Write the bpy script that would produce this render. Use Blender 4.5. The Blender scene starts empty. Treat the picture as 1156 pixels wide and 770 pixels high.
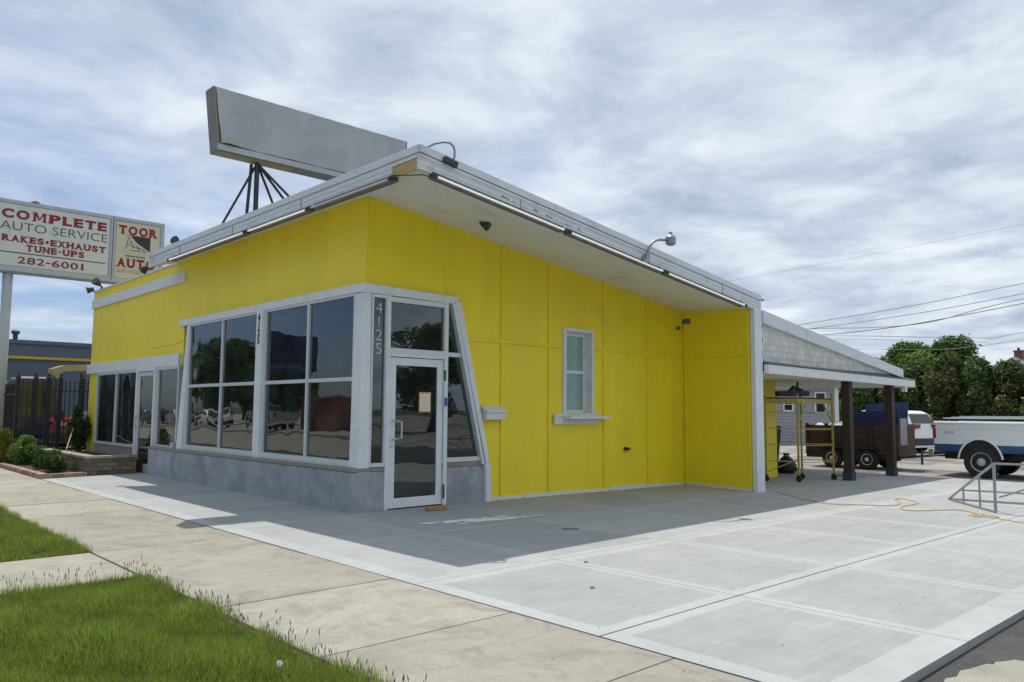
import bpy, math, random
import numpy as np
from mathutils import Vector, Matrix
random.seed(7); RNG = np.random.default_rng(7)
S = bpy.context.scene
COL = S.collection
rad = math.radians

# ------------------------------------------------------------------ camera
cam = bpy.data.cameras.new('camera'); cam_o = bpy.data.objects.new('camera', cam); COL.objects.link(cam_o)
YAW, PIT, ROL = rad(46.9), rad(5.0), rad(0.4)
fw = Vector((math.cos(YAW)*math.cos(PIT), math.sin(YAW)*math.cos(PIT), math.sin(PIT)))
rr = Vector((math.sin(YAW), -math.cos(YAW), 0)); uu = rr.cross(fw)
r2 = rr*math.cos(ROL)+uu*math.sin(ROL); u2 = -rr*math.sin(ROL)+uu*math.cos(ROL)
CAM = Vector((-6.358, -10.015, 1.5))
cam_o.matrix_world = Matrix(((r2.x, u2.x, -fw.x, CAM.x), (r2.y, u2.y, -fw.y, CAM.y), (r2.z, u2.z, -fw.z, CAM.z), (0, 0, 0, 1)))
cam.sensor_width = 36; cam.lens = 36*885/1156; cam.clip_start = 0.05; cam.clip_end = 3000
S.camera = cam_o

# ------------------------------------------------------------------ sky, sun, exposure
SUN_AZ = math.atan2(.405, .178); SUN_EL = math.atan(1/.442)
w = bpy.data.worlds.new('World'); S.world = w; w.use_nodes = True
nt = w.node_tree; nt.nodes.clear()
def N(tree, t, **kw):
    n = tree.nodes.new(t)
    for k, v in kw.items():
        if k.startswith('i_'):
            n.inputs[k[2:].replace('_', ' ')].default_value = v
        else: setattr(n, k, v)
    return n
def ramp(tree, stops):
    n = tree.nodes.new('ShaderNodeValToRGB'); cr = n.color_ramp
    while len(cr.elements) < len(stops): cr.elements.new(.5)
    for e, (p, c) in zip(cr.elements, stops):
        e.position = p; e.color = (*c, 1) if len(c) == 3 else c
    return n
def mth(tree, op, a, b=None, clamp=False):
    n = tree.nodes.new('ShaderNodeMath'); n.operation = op; n.use_clamp = clamp
    for i, v in enumerate((a, b)):
        if v is None: continue
        if isinstance(v, (int, float)): n.inputs[i].default_value = v
        else: tree.links.new(v, n.inputs[i])
    return n.outputs[0]
def mixc(tree, fac, a, b, mode='MIX'):
    n = tree.nodes.new('ShaderNodeMix'); n.data_type = 'RGBA'; n.blend_type = mode
    for idx, v in ((0, fac), (6, a), (7, b)):
        if isinstance(v, (int, float)): n.inputs[idx].default_value = v
        elif isinstance(v, tuple): n.inputs[idx].default_value = (*v, 1)
        else: tree.links.new(v, n.inputs[idx])
    return n.outputs[2]
sky = N(nt, 'ShaderNodeTexSky', sky_type='NISHITA', sun_disc=False, sun_elevation=SUN_EL, sun_rotation=math.pi/2-SUN_AZ)
sky.air_density = 1.0; sky.dust_density = 1.0
tc = N(nt, 'ShaderNodeTexCoord'); sp = N(nt, 'ShaderNodeSeparateXYZ'); nt.links.new(tc.outputs['Generated'], sp.inputs[0])
zc = mth(nt, 'ADD', mth(nt, 'MAXIMUM', sp.outputs[2], 0.0), 0.10)
cb = N(nt, 'ShaderNodeCombineXYZ')
nt.links.new(mth(nt, 'DIVIDE', sp.outputs[0], zc), cb.inputs[0]); nt.links.new(mth(nt, 'DIVIDE', sp.outputs[1], zc), cb.inputs[1])
mp = N(nt, 'ShaderNodeMapping'); mp.inputs['Scale'].default_value = (1, 1, 1); mp.inputs['Rotation'].default_value = (0, 0, rad(-12)); mp.inputs['Location'].default_value = (3.4, 1.7, 0)
nt.links.new(cb.outputs[0], mp.inputs[0])
mp2 = N(nt, 'ShaderNodeMapping'); mp2.inputs['Scale'].default_value = (.8, 1.3, 1); nt.links.new(mp.outputs[0], mp2.inputs[0])
n1 = N(nt, 'ShaderNodeTexNoise', i_Scale=1.5, i_Detail=11.0, i_Roughness=.60, i_Distortion=.25); nt.links.new(mp2.outputs[0], n1.inputs[0])
n2 = N(nt, 'ShaderNodeTexNoise', i_Scale=2.1, i_Detail=11.0, i_Roughness=.6, i_Distortion=.3); nt.links.new(mp.outputs[0], n2.inputs[0])
# clouds thin out towards +Y (left of the picture)
rgt = mth(nt, 'ADD', mth(nt, 'MULTIPLY', sp.outputs[0], .9), mth(nt, 'MULTIPLY', sp.outputs[1], -.55))
cov = mth(nt, 'ADD', n1.outputs[0], mth(nt, 'MULTIPLY', rgt, .36))
cov = mth(nt, 'ADD', cov, mth(nt, 'MULTIPLY', mth(nt, 'MAXIMUM', sp.outputs[2], 0.0), .75))
covr = ramp(nt, [(.32, (.0, .0, .0)), (.54, (.55, .55, .55)), (.80, (.95, .95, .95))]); nt.links.new(cov, covr.inputs[0])
shd = ramp(nt, [(.32, (5.5, 6.6, 8.1)), (.46, (7.3, 8.3, 9.7)), (.58, (9.3, 10.2, 11.2)), (.70, (10.9, 11.5, 12.0))]); nt.links.new(n2.outputs[0], shd.inputs[0])
skyc = mixc(nt, 1.0, sky.outputs[0], (.85, 1.0, 1.32), 'MULTIPLY')
fin = mixc(nt, covr.outputs[0], skyc, shd.outputs[0])
bg = N(nt, 'ShaderNodeBackground'); bg.inputs['Strength'].default_value = 0.075; nt.links.new(fin, bg.inputs[0])
out = N(nt, 'ShaderNodeOutputWorld'); nt.links.new(bg.outputs[0], out.inputs[0])
sl = bpy.data.lights.new('sun', 'SUN'); sl.energy = 3.3; sl.angle = rad(.5); sl.color = (1, .95, .87)
so = bpy.data.objects.new('sun', sl); COL.objects.link(so)
sd = Vector((.178, .405, 1)).normalized()
so.rotation_euler = sd.to_track_quat('Z', 'Y').to_euler(); so.location = (0, 0, 30)
S.view_settings.view_transform = 'Standard'; S.view_settings.look = 'None'; S.view_settings.exposure = 0.14; S.view_settings.gamma = 1
S.render.resolution_x = 1024; S.render.resolution_y = 682
S.render.engine = 'CYCLES'
S.cycles.max_bounces = 8; S.cycles.transparent_max_bounces = 12

# ------------------------------------------------------------------ materials
MATS = {}
def mat(name, col, rough=.6, var=.12, vscale=3.0, bump=0.0, bscale=40, metal=0.0, stretch=(1, 1, 1), dirt=None, dscale=1.5, dlo=.55, dhi=.75, spec=.5, emit=None, coat=0, attr=False, fine=0.0):
    if name in MATS: return MATS[name]
    m = bpy.data.materials.new(name); m.use_nodes = True; t = m.node_tree; b = t.nodes['Principled BSDF']
    b.inputs['Roughness'].default_value = rough; b.inputs['Metallic'].default_value = metal
    b.inputs['Specular IOR Level'].default_value = spec; b.inputs['Coat Weight'].default_value = coat
    c = N(t, 'ShaderNodeTexCoord'); mpn = N(t, 'ShaderNodeMapping'); mpn.inputs['Scale'].default_value = stretch
    t.links.new(c.outputs['Object'], mpn.inputs[0])
    n = N(t, 'ShaderNodeTexNoise', i_Scale=vscale, i_Detail=6.0, i_Roughness=.65); t.links.new(mpn.outputs[0], n.inputs[0])
    r = ramp(t, [(.25, (1-var,)*3), (.75, (1+var,)*3)]); t.links.new(n.outputs[0], r.inputs[0])
    o = mixc(t, 1.0, tuple(col), r.outputs[0], 'MULTIPLY')
    if fine:
        nf = N(t, 'ShaderNodeTexNoise', i_Scale=vscale*40, i_Detail=3.0); t.links.new(mpn.outputs[0], nf.inputs[0])
        rf = ramp(t, [(.3, (1-fine,)*3), (.7, (1+fine,)*3)]); t.links.new(nf.outputs[0], rf.inputs[0])
        o = mixc(t, 1.0, o, rf.outputs[0], 'MULTIPLY')
    if dirt:
        nd = N(t, 'ShaderNodeTexNoise', i_Scale=dscale, i_Detail=9.0, i_Roughness=.7, i_Distortion=.4); t.links.new(c.outputs['Object'], nd.inputs[0])
        rd = ramp(t, [(dlo, (0, 0, 0)), (dhi, (1, 1, 1))]); t.links.new(nd.outputs[0], rd.inputs[0])
        o = mixc(t, rd.outputs[0], o, tuple(dirt))
    if attr:
        a = N(t, 'ShaderNodeAttribute', attribute_name='tint'); o = mixc(t, 1.0, o, a.outputs[0], 'MULTIPLY')
    t.links.new(o, b.inputs['Base Color'])
    if bump:
        nb = N(t, 'ShaderNodeTexNoise', i_Scale=bscale, i_Detail=5.0); t.links.new(mpn.outputs[0], nb.inputs[0])
        bp = N(t, 'ShaderNodeBump'); bp.inputs['Strength'].default_value = bump; bp.inputs['Distance'].default_value = .01
        t.links.new(nb.outputs[0], bp.inputs['Height']); t.links.new(bp.outputs[0], b.inputs['Normal'])
    if emit:
        b.inputs['Emission Color'].default_value = (*emit[0], 1); b.inputs['Emission Strength'].default_value = emit[1]
    MATS[name] = m; return m
M = {}
M['yellow'] = mat('yellow_paint', (.90, .72, .024), .5, .07, 1.6, .35, 34, stretch=(1, 1, .12), fine=.03, dirt=(.80, .63, .035), dscale=1.1, dlo=.5, dhi=.8)
M['white'] = mat('white_paint', (.72, .74, .75), .5, .06, 3, .06, 30, dirt=(.50, .51, .50), dscale=5, dlo=.55, dhi=.8)
M['fascia'] = mat('fascia_metal', (.66, .69, .72), .45, .08, 2, .05, 20, stretch=(1, 1, 5), dirt=(.40, .41, .41), dscale=2.6, dlo=.56, dhi=.82)
M['soffit'] = mat('soffit_board', (.73, .735, .71), .7, .07, 1.2, .1, 30, dirt=(.48, .45, .38), dscale=.8, dlo=.55, dhi=.8)
M['alu'] = mat('aluminium_frame', (.62, .66, .68), .38, .06, 4, metal=.25)
M['base'] = mat('grey_stucco', (.37, .385, .405), .85, .2, 1.6, .4, 26, dirt=(.24, .255, .275), dscale=1.8, dlo=.42, dhi=.66, fine=.06)
M['sillc'] = mat('sill_masonry', (.28, .24, .20), .9, .2, 6, .3, 30)
M['darkmetal'] = mat('dark_metal', (.035, .037, .042), .5, .2, 8)
M['grime'] = mat('fixture_grime', (.13, .13, .12), .6, .4, 10)
M['steel'] = mat('galvanised_steel', (.30, .31, .32), .4, .2, 9, metal=.6)
M['tube'] = mat('lamp_tube', (.85, .85, .82), .3, .02, 2, emit=((1, .98, .92), .32))
M['tubeoff'] = mat('lamp_tube_unlit', (.55, .56, .53), .3, .1, 6)
M['woodraw'] = mat('bare_plywood', (.46, .36, .14), .8, .2, 6, .3, 30, stretch=(1, 1, 5))
M['wooddark'] = mat('brown_timber', (.045, .028, .019), .7, .3, 3, .4, 25, stretch=(4, 4, .6))
M['planks'] = mat('weathered_planks', (.07, .044, .028), .8, .45, 4, .5, 25, stretch=(3, .6, 4))
M['plankred'] = mat('reddish_planks', (.10, .042, .027), .8, .4, 4, .5, 25)
M['block'] = mat('pine_offcut', (.42, .21, .08), .8, .15, 10)
M['postbase'] = mat('post_base', (.035, .05, .085), .6)
M['black'] = mat('black_plastic', (.018, .018, .02), .5, .2, 8)
M['rubber'] = mat('tyre_rubber', (.022, .022, .023), .8, .2, 12, .3, 60)
M['blue'] = mat('blue_board', (.008, .02, .085), .6, .2, 3)
M['bluel'] = mat('blue_tarp', (.015, .045, .12), .55, .25, 3, .4, 6)
M['scaf'] = mat('scaffold_yellow', (.42, .34, .08), .55, .2, 6)
M['asphalt'] = mat('asphalt', (.060, .060, .062), .92, .2, 1.5, .6, 120, dirt=(.11, .105, .095), dscale=.8, dlo=.52, dhi=.75, fine=.35)
M['steelrack'] = mat('rack_steel', (.36, .37, .38), .5, .15, 6, metal=.4)
M['cord'] = mat('cord_orange', (.62, .44, .24), .6, .1, 8)
M['paper'] = mat('paper', (.75, .72, .66), .8, .03, 5)
M['orange'] = mat('orange_border', (.75, .33, .12), .7, .03, 5)
M['bluetag'] = mat('blue_tag', (.03, .09, .38), .6)
M['black_text'] = mat('black_lettering', (.03, .03, .035), .6)
M['white_text'] = mat('white_lettering', (.80, .82, .82), .6)
M['curtain'] = mat('interior_fabric', (.20, .17, .12), .9, .3, 3)
M['blind'] = mat('pale_blind', (.62, .74, .72), .8, .08, 3)
M['inside'] = mat('interior_dark', (.055, .055, .055), .9, .2, 1)
M['insfloor'] = mat('interior_floor', (.10, .095, .085), .7, .2, 1)
M['chrome'] = mat('chrome', (.60, .61, .62), .22, .05, 6, metal=.9)
M['carwhite'] = mat('vehicle_white', (.80, .81, .81), .3, .04, 2, coat=.5, dirt=(.5, .5, .48), dscale=2, dlo=.6, dhi=.85)
M['carblue'] = mat('vehicle_blue', (.02, .075, .19), .35, .08, 2, coat=.5)
M['carred'] = mat('vehicle_red', (.11, .014, .014), .35, .06, 2, coat=.5)
M['carsilver'] = mat('vehicle_silver', (.33, .35, .37), .35, .05, 2, coat=.4, metal=.3)
M['cardark'] = mat('vehicle_dark', (.03, .035, .05), .35, .05, 2, coat=.4)
M['carglass'] = mat('vehicle_glass', (.02, .024, .028), .08, .05, 2)
M['rim'] = mat('painted_rim', (.48, .49, .50), .4, .15, 8, metal=.15)
M['redlens'] = mat('red_lens', (.35, .012, .02), .25, .05, 5)
M['bark'] = mat('bark', (.10, .075, .055), .95, .3, 5, .7, 20, stretch=(3, 3, .6))
M['siding'] = mat('grey_siding', (.36, .36, .385), .7, .06, 2)
M['roofgrey'] = mat('roof_shingle', (.15, .155, .17), .9, .25, 8, .4, 30)
M['brick'] = mat('red_brick', (.24, .10, .075), .9, .3, 6, .3, 30)
M['shopgrey'] = mat('painted_block', (.105, .13, .175), .85, .08, 1.0, .2, 20)
M['capstone0'] = mat('dry_wood', (.36, .30, .18), .9, .2, 5)
M['stripe'] = mat('yellow_stripe', (.50, .38, .04), .7, .1, 3)
M['soil'] = mat('mulch_soil', (.045, .032, .022), .95, .4, 12, .8, 40)
M['chalk'] = mat('white_powder', (.75, .76, .76), .95, .1, 20)
M['pole'] = mat('pole_paint', (.42, .45, .46), .6, .15, 3)
M['signface'] = mat('sign_face', (.60, .63, .60), .5, .05, 2, dirt=(.52, .54, .50), dscale=2.4, dlo=.55, dhi=.85)
M['cream'] = mat('cream_face', (.58, .54, .40), .5, .06, 2)
M['signred'] = mat('sign_red', (.24, .014, .028), .6)
M['signgreen'] = mat('sign_slate', (.06, .075, .085), .6)
M['signframe'] = mat('sign_frame', (.42, .46, .50), .5, .1, 3)
M['faded'] = mat('faded_grey_ink', (.33, .33, .27), .6)
M['cabinetend'] = mat('cabinet_end', (.20, .205, .21), .6, .15, 2)
M['gold'] = mat('cabinet_edge', (.36, .31, .15), .6, .2, 5)
M['tan'] = mat('tan_soffit_panel', (.32, .29, .22), .7, .15, 4)
M['skintarp'] = mat('billboard_cover', (.45, .47, .485), .6, .07, 1.2, .5, 3, stretch=(2, 1, .4), dirt=(.29, .31, .33), dscale=1.0, dlo=.45, dhi=.8)

def glass_mat(name, tint, ior, rough=.012):
    m = bpy.data.materials.new(name); m.use_nodes = True; t = m.node_tree; t.nodes.clear()
    tr = N(t, 'ShaderNodeBsdfTransparent'); tr.inputs[0].default_value = (*tint, 1)
    gl = N(t, 'ShaderNodeBsdfGlossy'); gl.inputs['Roughness'].default_value = rough; gl.inputs[0].default_value = (.92, .97, 1, 1)
    fr = N(t, 'ShaderNodeFresnel'); fr.inputs[0].default_value = ior
    c = N(t, 'ShaderNodeTexCoord'); n = N(t, 'ShaderNodeTexNoise', i_Scale=1.3, i_Detail=1.0); t.links.new(c.outputs['Object'], n.inputs[0])
    bp = N(t, 'ShaderNodeBump'); bp.inputs['Strength'].default_value = .25; bp.inputs['Distance'].default_value = .02
    t.links.new(n.outputs[0], bp.inputs['Height']); t.links.new(bp.outputs[0], gl.inputs['Normal'])
    df = N(t, 'ShaderNodeBsdfDiffuse'); df.inputs[0].default_value = (.30, .32, .32, 1)
    nd = N(t, 'ShaderNodeTexNoise', i_Scale=2.2, i_Detail=7.0, i_Distortion=.8); t.links.new(c.outputs['Object'], nd.inputs[0])
    rd = ramp(t, [(.35, (.015,)*3), (.75, (.09,)*3)]); t.links.new(nd.outputs[0], rd.inputs[0])
    m0 = N(t, 'ShaderNodeMixShader'); t.links.new(rd.outputs[0], m0.inputs[0]); t.links.new(tr.outputs[0], m0.inputs[1]); t.links.new(df.outputs[0], m0.inputs[2])
    mx = N(t, 'ShaderNodeMixShader'); gm = N(t, 'ShaderNodeNewGeometry'); t.links.new(mth(t, 'MULTIPLY', fr.outputs[0], mth(t, 'SUBTRACT', 1.0, gm.outputs['Backfacing'])), mx.inputs[0]); t.links.new(m0.outputs[0], mx.inputs[1]); t.links.new(gl.outputs[0], mx.inputs[2])
    o = N(t, 'ShaderNodeOutputMaterial'); t.links.new(mx.outputs[0], o.inputs[0]); return m
M['glass'] = glass_mat('tinted_glass', (.34, .40, .40), 1.95)
M['glass2'] = glass_mat('greenish_glass', (.82, .88, .87), 1.45)

# concretes with the tooled frame / broom texture
def concrete(name, col, broom, stain, speck):
    m = bpy.data.materials.new(name); m.use_nodes = True; t = m.node_tree; b = t.nodes['Principled BSDF']
    b.inputs['Roughness'].default_value = .85; b.inputs['Specular IOR Level'].default_value = .3
    c = N(t, 'ShaderNodeTexCoord')
    def ns(scale, st=(1, 1, 1), det=6, ro=.65, dist=0.0):
        mpn = N(t, 'ShaderNodeMapping'); mpn.inputs['Scale'].default_value = st; t.links.new(c.outputs['Object'], mpn.inputs[0])
        n = N(t, 'ShaderNodeTexNoise', i_Scale=scale, i_Detail=det, i_Roughness=ro, i_Distortion=dist); t.links.new(mpn.outputs[0], n.inputs[0]); return n.outputs[0]
    def rp(s, a, b_, lo, hi):
        r = ramp(t, [(a, (lo,)*3), (b_, (hi,)*3)]); t.links.new(s, r.inputs[0]); return r.outputs[0]
    o = mixc(t, 1.0, tuple(col), rp(ns(.8, det=12, ro=.75), .3, .7, .86, 1.08), 'MULTIPLY')
    o = mixc(t, 1.0, o, rp(ns(3.5, det=8), .3, .7, .94, 1.05), 'MULTIPLY')
    if broom: o = mixc(t, 1.0, o, rp(ns(2.2, (.45, 7, 1), 7, .7), .3, .7, .90, 1.07), 'MULTIPLY')
    o = mixc(t, 1.0, o, rp(ns(130, det=3), .3, .7, 1-speck, 1+speck), 'MULTIPLY')
    if stain:
        o = mixc(t, rp(ns(1.5, det=12, ro=.76, dist=1.0), .48, .66, 0, .75), o, tuple(stain))
        o = mixc(t, rp(ns(2.7, (1, 1.4, 1), 12, .8, .5), .53, .66, 0, .5), o, tuple(x*.8 for x in stain))
    a = N(t, 'ShaderNodeAttribute', attribute_name='tint'); o = mixc(t, 1.0, o, a.outputs[0], 'MULTIPLY')
    t.links.new(o, b.inputs['Base Color'])
    bp = N(t, 'ShaderNodeBump'); bp.inputs['Strength'].default_value = .35; bp.inputs['Distance'].default_value = .004
    h = ns(160, (1, 1, 1), 4) if not broom else mth(t, 'ADD', ns(60, (.4, 6, 1), 4), ns(160, det=3))
    t.links.new(h, bp.inputs['Height']); t.links.new(bp.outputs[0], b.inputs['Normal']); return m
M['newc'] = concrete('new_concrete_brushed', (.38, .39, .386), True, None, .05)
M['newcs'] = concrete('new_concrete_trowelled', (.418, .435, .432), False, None, .03)
M['oldc'] = concrete('old_concrete', (.365, .345, .292), False, (.205, .198, .178), .26)
M['joint'] = mat('joint_filler', (.15, .14, .12), .95, .3, 8)
M['lot'] = mat('alley_pavement', (.30, .29, .27), .9, .25, .35, .3, 60, stretch=(2.2, .35, 1), dirt=(.13, .115, .09), dscale=.25, dlo=.46, dhi=.6, fine=.15)
M['sand'] = mat('sandy_concrete', (.31, .295, .245), .95, .25, 3, .5, 80, fine=.3)
M['road'] = mat('road_surface', (.29, .27, .22), .9, .15, 1, .3, 80, fine=.15)

def leafmat(name, col, trans=.35):
    m = bpy.data.materials.new(name); m.use_nodes = True; t = m.node_tree; t.nodes.clear()
    a = N(t, 'ShaderNodeAttribute', attribute_name='tint'); o = mixc(t, 1.0, tuple(col), a.outputs[0], 'MULTIPLY')
    d = N(t, 'ShaderNodeBsdfDiffuse'); tl = N(t, 'ShaderNodeBsdfTranslucent'); g = N(t, 'ShaderNodeBsdfGlossy'); g.inputs['Roughness'].default_value = .5
    t.links.new(o, d.inputs[0]); t.links.new(o, tl.inputs[0])
    m1 = N(t, 'ShaderNodeMixShader'); m1.inputs[0].default_value = trans; t.links.new(d.outputs[0], m1.inputs[1]); t.links.new(tl.outputs[0], m1.inputs[2])
    m2 = N(t, 'ShaderNodeMixShader'); m2.inputs[0].default_value = .03; t.links.new(m1.outputs[0], m2.inputs[1]); t.links.new(g.outputs[0], m2.inputs[2])
    ou = N(t, 'ShaderNodeOutputMaterial'); t.links.new(m2.outputs[0], ou.inputs[0]); return m
M['grass'] = leafmat('grass_blades', (.22, .285, .048), .5)
M['leaf'] = leafmat('leaf_green', (.095, .155, .04), .4)
M['leafb'] = leafmat('leaf_bright', (.125, .20, .045), .45)
M['leafr'] = leafmat('leaf_brownish', (.115, .15, .05))
M['leafy'] = leafmat('leaf_yellow', (.25, .24, .03))
M['dirtg'] = mat('turf_soil', (.07, .075, .03), .95, .3, 10, .6, 40)

# ------------------------------------------------------------------ helpers
ORG = {}
def prop(o, label=None, cat=None, group=None, kind=None):
    if label: o['label'] = label
    if cat: o['category'] = cat
    if group: o['group'] = group
    if kind: o['kind'] = kind
    return o
def thing(name, loc, label, cat, group=None, rz=0, local=False):
    o = bpy.data.objects.new(name, None); COL.objects.link(o); o.location = loc; o.rotation_euler = (0, 0, rz); o.empty_display_size = .2
    ORG[o.name] = Vector((0, 0, 0)) if local else Vector(loc)
    return prop(o, label, cat, group)
class MB:
    def __init__(s): s.v = []; s.f = []; s.m = []; s.t = []
    def add(s, vs, fs, mi=0, tint=None):
        b = len(s.v); s.v += [tuple(v) for v in vs]
        for f in fs: s.f.append(tuple(b+i for i in f)); s.m.append(mi); s.t.append(tint or (1, 1, 1))
        return s
    def hexa(s, p, mi=0, tint=None):   # 8 points: bottom 4 ccw, top 4 ccw
        return s.add(p, [(3, 2, 1, 0), (4, 5, 6, 7), (0, 1, 5, 4), (1, 2, 6, 5), (2, 3, 7, 6), (3, 0, 4, 7)], mi, tint)
    def box(s, x0, x1, y0, y1, z0, z1, mi=0, tint=None):
        x0, x1 = sorted((x0, x1)); y0, y1 = sorted((y0, y1)); z0, z1 = sorted((z0, z1))
        return s.hexa([(x0, y0, z0), (x1, y0, z0), (x1, y1, z0), (x0, y1, z0), (x0, y0, z1), (x1, y0, z1), (x1, y1, z1), (x0, y1, z1)], mi, tint)
    def prism(s, poly, d, mi=0):       # polygon of 3D points extruded by vector d
        n = len(poly); d = Vector(d); a = [Vector(p) for p in poly]; nn = Vector((0, 0, 0))
        for i in range(n): nn += a[i].cross(a[(i+1) % n])
        if nn.dot(d) < 0: a = a[::-1]
        b = [p+d for p in a]
        return s.add(a+b, [tuple(range(n))[::-1], tuple(range(n, 2*n))]+[(i, (i+1) % n, n+(i+1) % n, n+i) for i in range(n)], mi)
    def bar(s, a, b, wd, ht=None, mi=0, up=(0, 0, 1)):
        a = Vector(a); b = Vector(b); ht = ht or wd; d = (b-a).normalized(); u = Vector(up)
        if abs(d.dot(u)) > .98: u = Vector((1, 0, 0))
        r = d.cross(u).normalized(); u = r.cross(d)
        q = [r*sx*wd/2+u*sy*ht/2 for sx, sy in ((-1, -1), (1, -1), (1, 1), (-1, 1))]
        return s.hexa([a+k for k in q]+[b+k for k in q], mi)
    def tube(s, pts, r, n=8, mi=0, cap=True):
        pts = [Vector(p) for p in pts]; rs = r if isinstance(r, (list, tuple)) else [r]*len(pts)
        rings = []; ref = None
        for i, p in enumerate(pts):
            d = (pts[min(i+1, len(pts)-1)]-pts[max(i-1, 0)]).normalized()
            if ref is None: ref = Vector((0, 0, 1)) if abs(d.z) < .9 else Vector((1, 0, 0))
            x = d.cross(ref).normalized(); y = x.cross(d); ref = y
            rings.append([p+(x*math.cos(k*2*math.pi/n)+y*math.sin(k*2*math.pi/n))*rs[i] for k in range(n)])
        vs = [v for g in rings for v in g]; fs = []
        for i in range(len(pts)-1):
            for k in range(n): fs.append((i*n+k, i*n+(k+1) % n, (i+1)*n+(k+1) % n, (i+1)*n+k))
        if cap: fs += [tuple(range(n))[::-1], tuple((len(pts)-1)*n+k for k in range(n))]
        return s.add(vs, fs, mi)
    def lathe(s, c, ax, prof, n=20, mi=0):  # prof: list of (offset along axis, radius)
        c = Vector(c); ax = Vector(ax).normalized(); x = ax.cross(Vector((0, 0, 1)) if abs(ax.z) < .9 else Vector((1, 0, 0))).normalized(); y = ax.cross(x); vs = []; fs = []
        for t, r in prof:
            for k in range(n): a = k*2*math.pi/n; vs.append(c+ax*t+(x*math.cos(a)+y*math.sin(a))*max(r, .001))
        for i in range(len(prof)-1):
            for k in range(n): fs.append((i*n+k, i*n+(k+1) % n, (i+1)*n+(k+1) % n, (i+1)*n+k))
        fs += [tuple(range(n))[::-1], tuple((len(prof)-1)*n+k for k in range(n))]
        return s.add(vs, fs, mi)
    def clusters(s):
        par = list(range(len(s.v)))
        def fd(i):
            while par[i] != i: par[i] = par[par[i]]; i = par[i]
            return i
        for f in s.f:
            a = fd(f[0])
            for i in f[1:]: par[fd(i)] = a
        g = {}
        for i in range(len(s.v)): g.setdefault(fd(i), []).append(i)
        if len(g) < 2 or len(g) > 700: return None
        ks = list(g); bb = []
        for k in ks:
            q = [s.v[i] for i in g[k]]; bb.append([min(p[j] for p in q) for j in range(3)]+[max(p[j] for p in q) for j in range(3)])
        cl = list(range(len(ks)))
        for i in range(len(ks)):
            for j in range(i):
                if all(bb[i][a] <= bb[j][a+3]+.02 and bb[j][a] <= bb[i][a+3]+.02 for a in range(3)):
                    ci, cj = cl[i], cl[j]
                    if ci != cj: cl = [cj if c == ci else c for c in cl]
        if len(set(cl)) < 2: return None
        own = {}
        for n_, k in enumerate(ks):
            for i in g[k]: own[i] = cl[n_]
        outs = []
        for c in sorted(set(cl)):
            m = MB(); mp_ = {}
            for f, mi, t in zip(s.f, s.m, s.t):
                if own[f[0]] != c: continue
                ff = []
                for i in f:
                    if i not in mp_: mp_[i] = len(m.v); m.v.append(s.v[i])
                    ff.append(mp_[i])
                m.f.append(tuple(ff)); m.m.append(mi); m.t.append(t)
            outs.append(m)
        return sorted(outs, key=lambda m: -len(m.f))
    KEEP = {'seed_head', 'shingle_cladding', 'pickets', 'rim_hole', 'peeling_paint', 'caption', 'sketch_line', 'sketch', 'stem', 'trunk', 'wall', 'cap', 'brick_row', 'serif', 'lettering', 'ceiling', 'frame'}
    def build(s, name, mats, parent=None, smooth=False, origin=None, bevel=0):
        if parent is not None and name not in MB.KEEP:
            cs = s.clusters()
            if cs: return [c.build(name, mats, parent, smooth, origin, bevel) for c in cs][0]
        me = bpy.data.meshes.new(name)
        o = bpy.data.objects.new(name, me); COL.objects.link(o)
        if parent is not None: o.parent = parent; org = ORG[parent.name]
        else:
            org = Vector(origin) if origin is not None else Vector((0, 0, 0)); o.location = org
        ORG[o.name] = org
        me.from_pydata([(v[0]-org.x, v[1]-org.y, v[2]-org.z) for v in s.v], [], s.f)
        for m in (mats if isinstance(mats, (list, tuple)) else [mats]): me.materials.append(M[m])
        me.polygons.foreach_set('material_index', s.m)
        a = me.color_attributes.new('tint', 'FLOAT_COLOR', 'CORNER'); cols = []
        for f, t in zip(s.f, s.t): cols += [t[0], t[1], t[2], 1.0]*len(f)
        a.data.foreach_set('color', cols)
        if smooth: me.polygons.foreach_set('use_smooth', [True]*len(s.f))
        if len(s.v) < 60000:
            import bmesh
            bm = bmesh.new(); bm.from_mesh(me); bmesh.ops.recalc_face_normals(bm, faces=bm.faces); bm.to_mesh(me); bm.free()
        me.update()
        if bevel:
            b = o.modifiers.new('bevel', 'BEVEL'); b.width = bevel; b.segments = 2; b.limit_method = 'ANGLE'
        return o
def part(name, mats, parent, fn, **kw):
    m = MB(); fn(m); return m.build(name, mats, parent, **kw)
def fast_mesh(name, verts, faces_n, tints, matname, origin=(0, 0, 0), parent=None):
    """verts (F*k,3) consecutive k-gons"""
    F = len(tints); k = faces_n; me = bpy.data.meshes.new(name)
    org = Vector(origin) if parent is None else ORG[parent.name]
    v = verts-np.array(org)
    me.vertices.add(F*k); me.vertices.foreach_set('co', v.astype(np.float32).ravel())
    me.loops.add(F*k); me.loops.foreach_set('vertex_index', np.arange(F*k, dtype=np.int32))
    me.polygons.add(F); me.polygons.foreach_set('loop_start', np.arange(0, F*k, k, dtype=np.int32)); me.polygons.foreach_set('loop_total', np.full(F, k, dtype=np.int32))
    me.materials.append(M[matname]); me.update(calc_edges=True)
    a = me.color_attributes.new('tint', 'FLOAT_COLOR', 'CORNER')
    c = np.ones((F, k, 4), dtype=np.float32); c[:, :, :3] = tints[:, None, :]; a.data.foreach_set('color', c.ravel())
    o = bpy.data.objects.new(name, me); COL.objects.link(o)
    if parent is not None: o.parent = parent
    else: o.location = org
    ORG[o.name] = org
    return o
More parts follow.
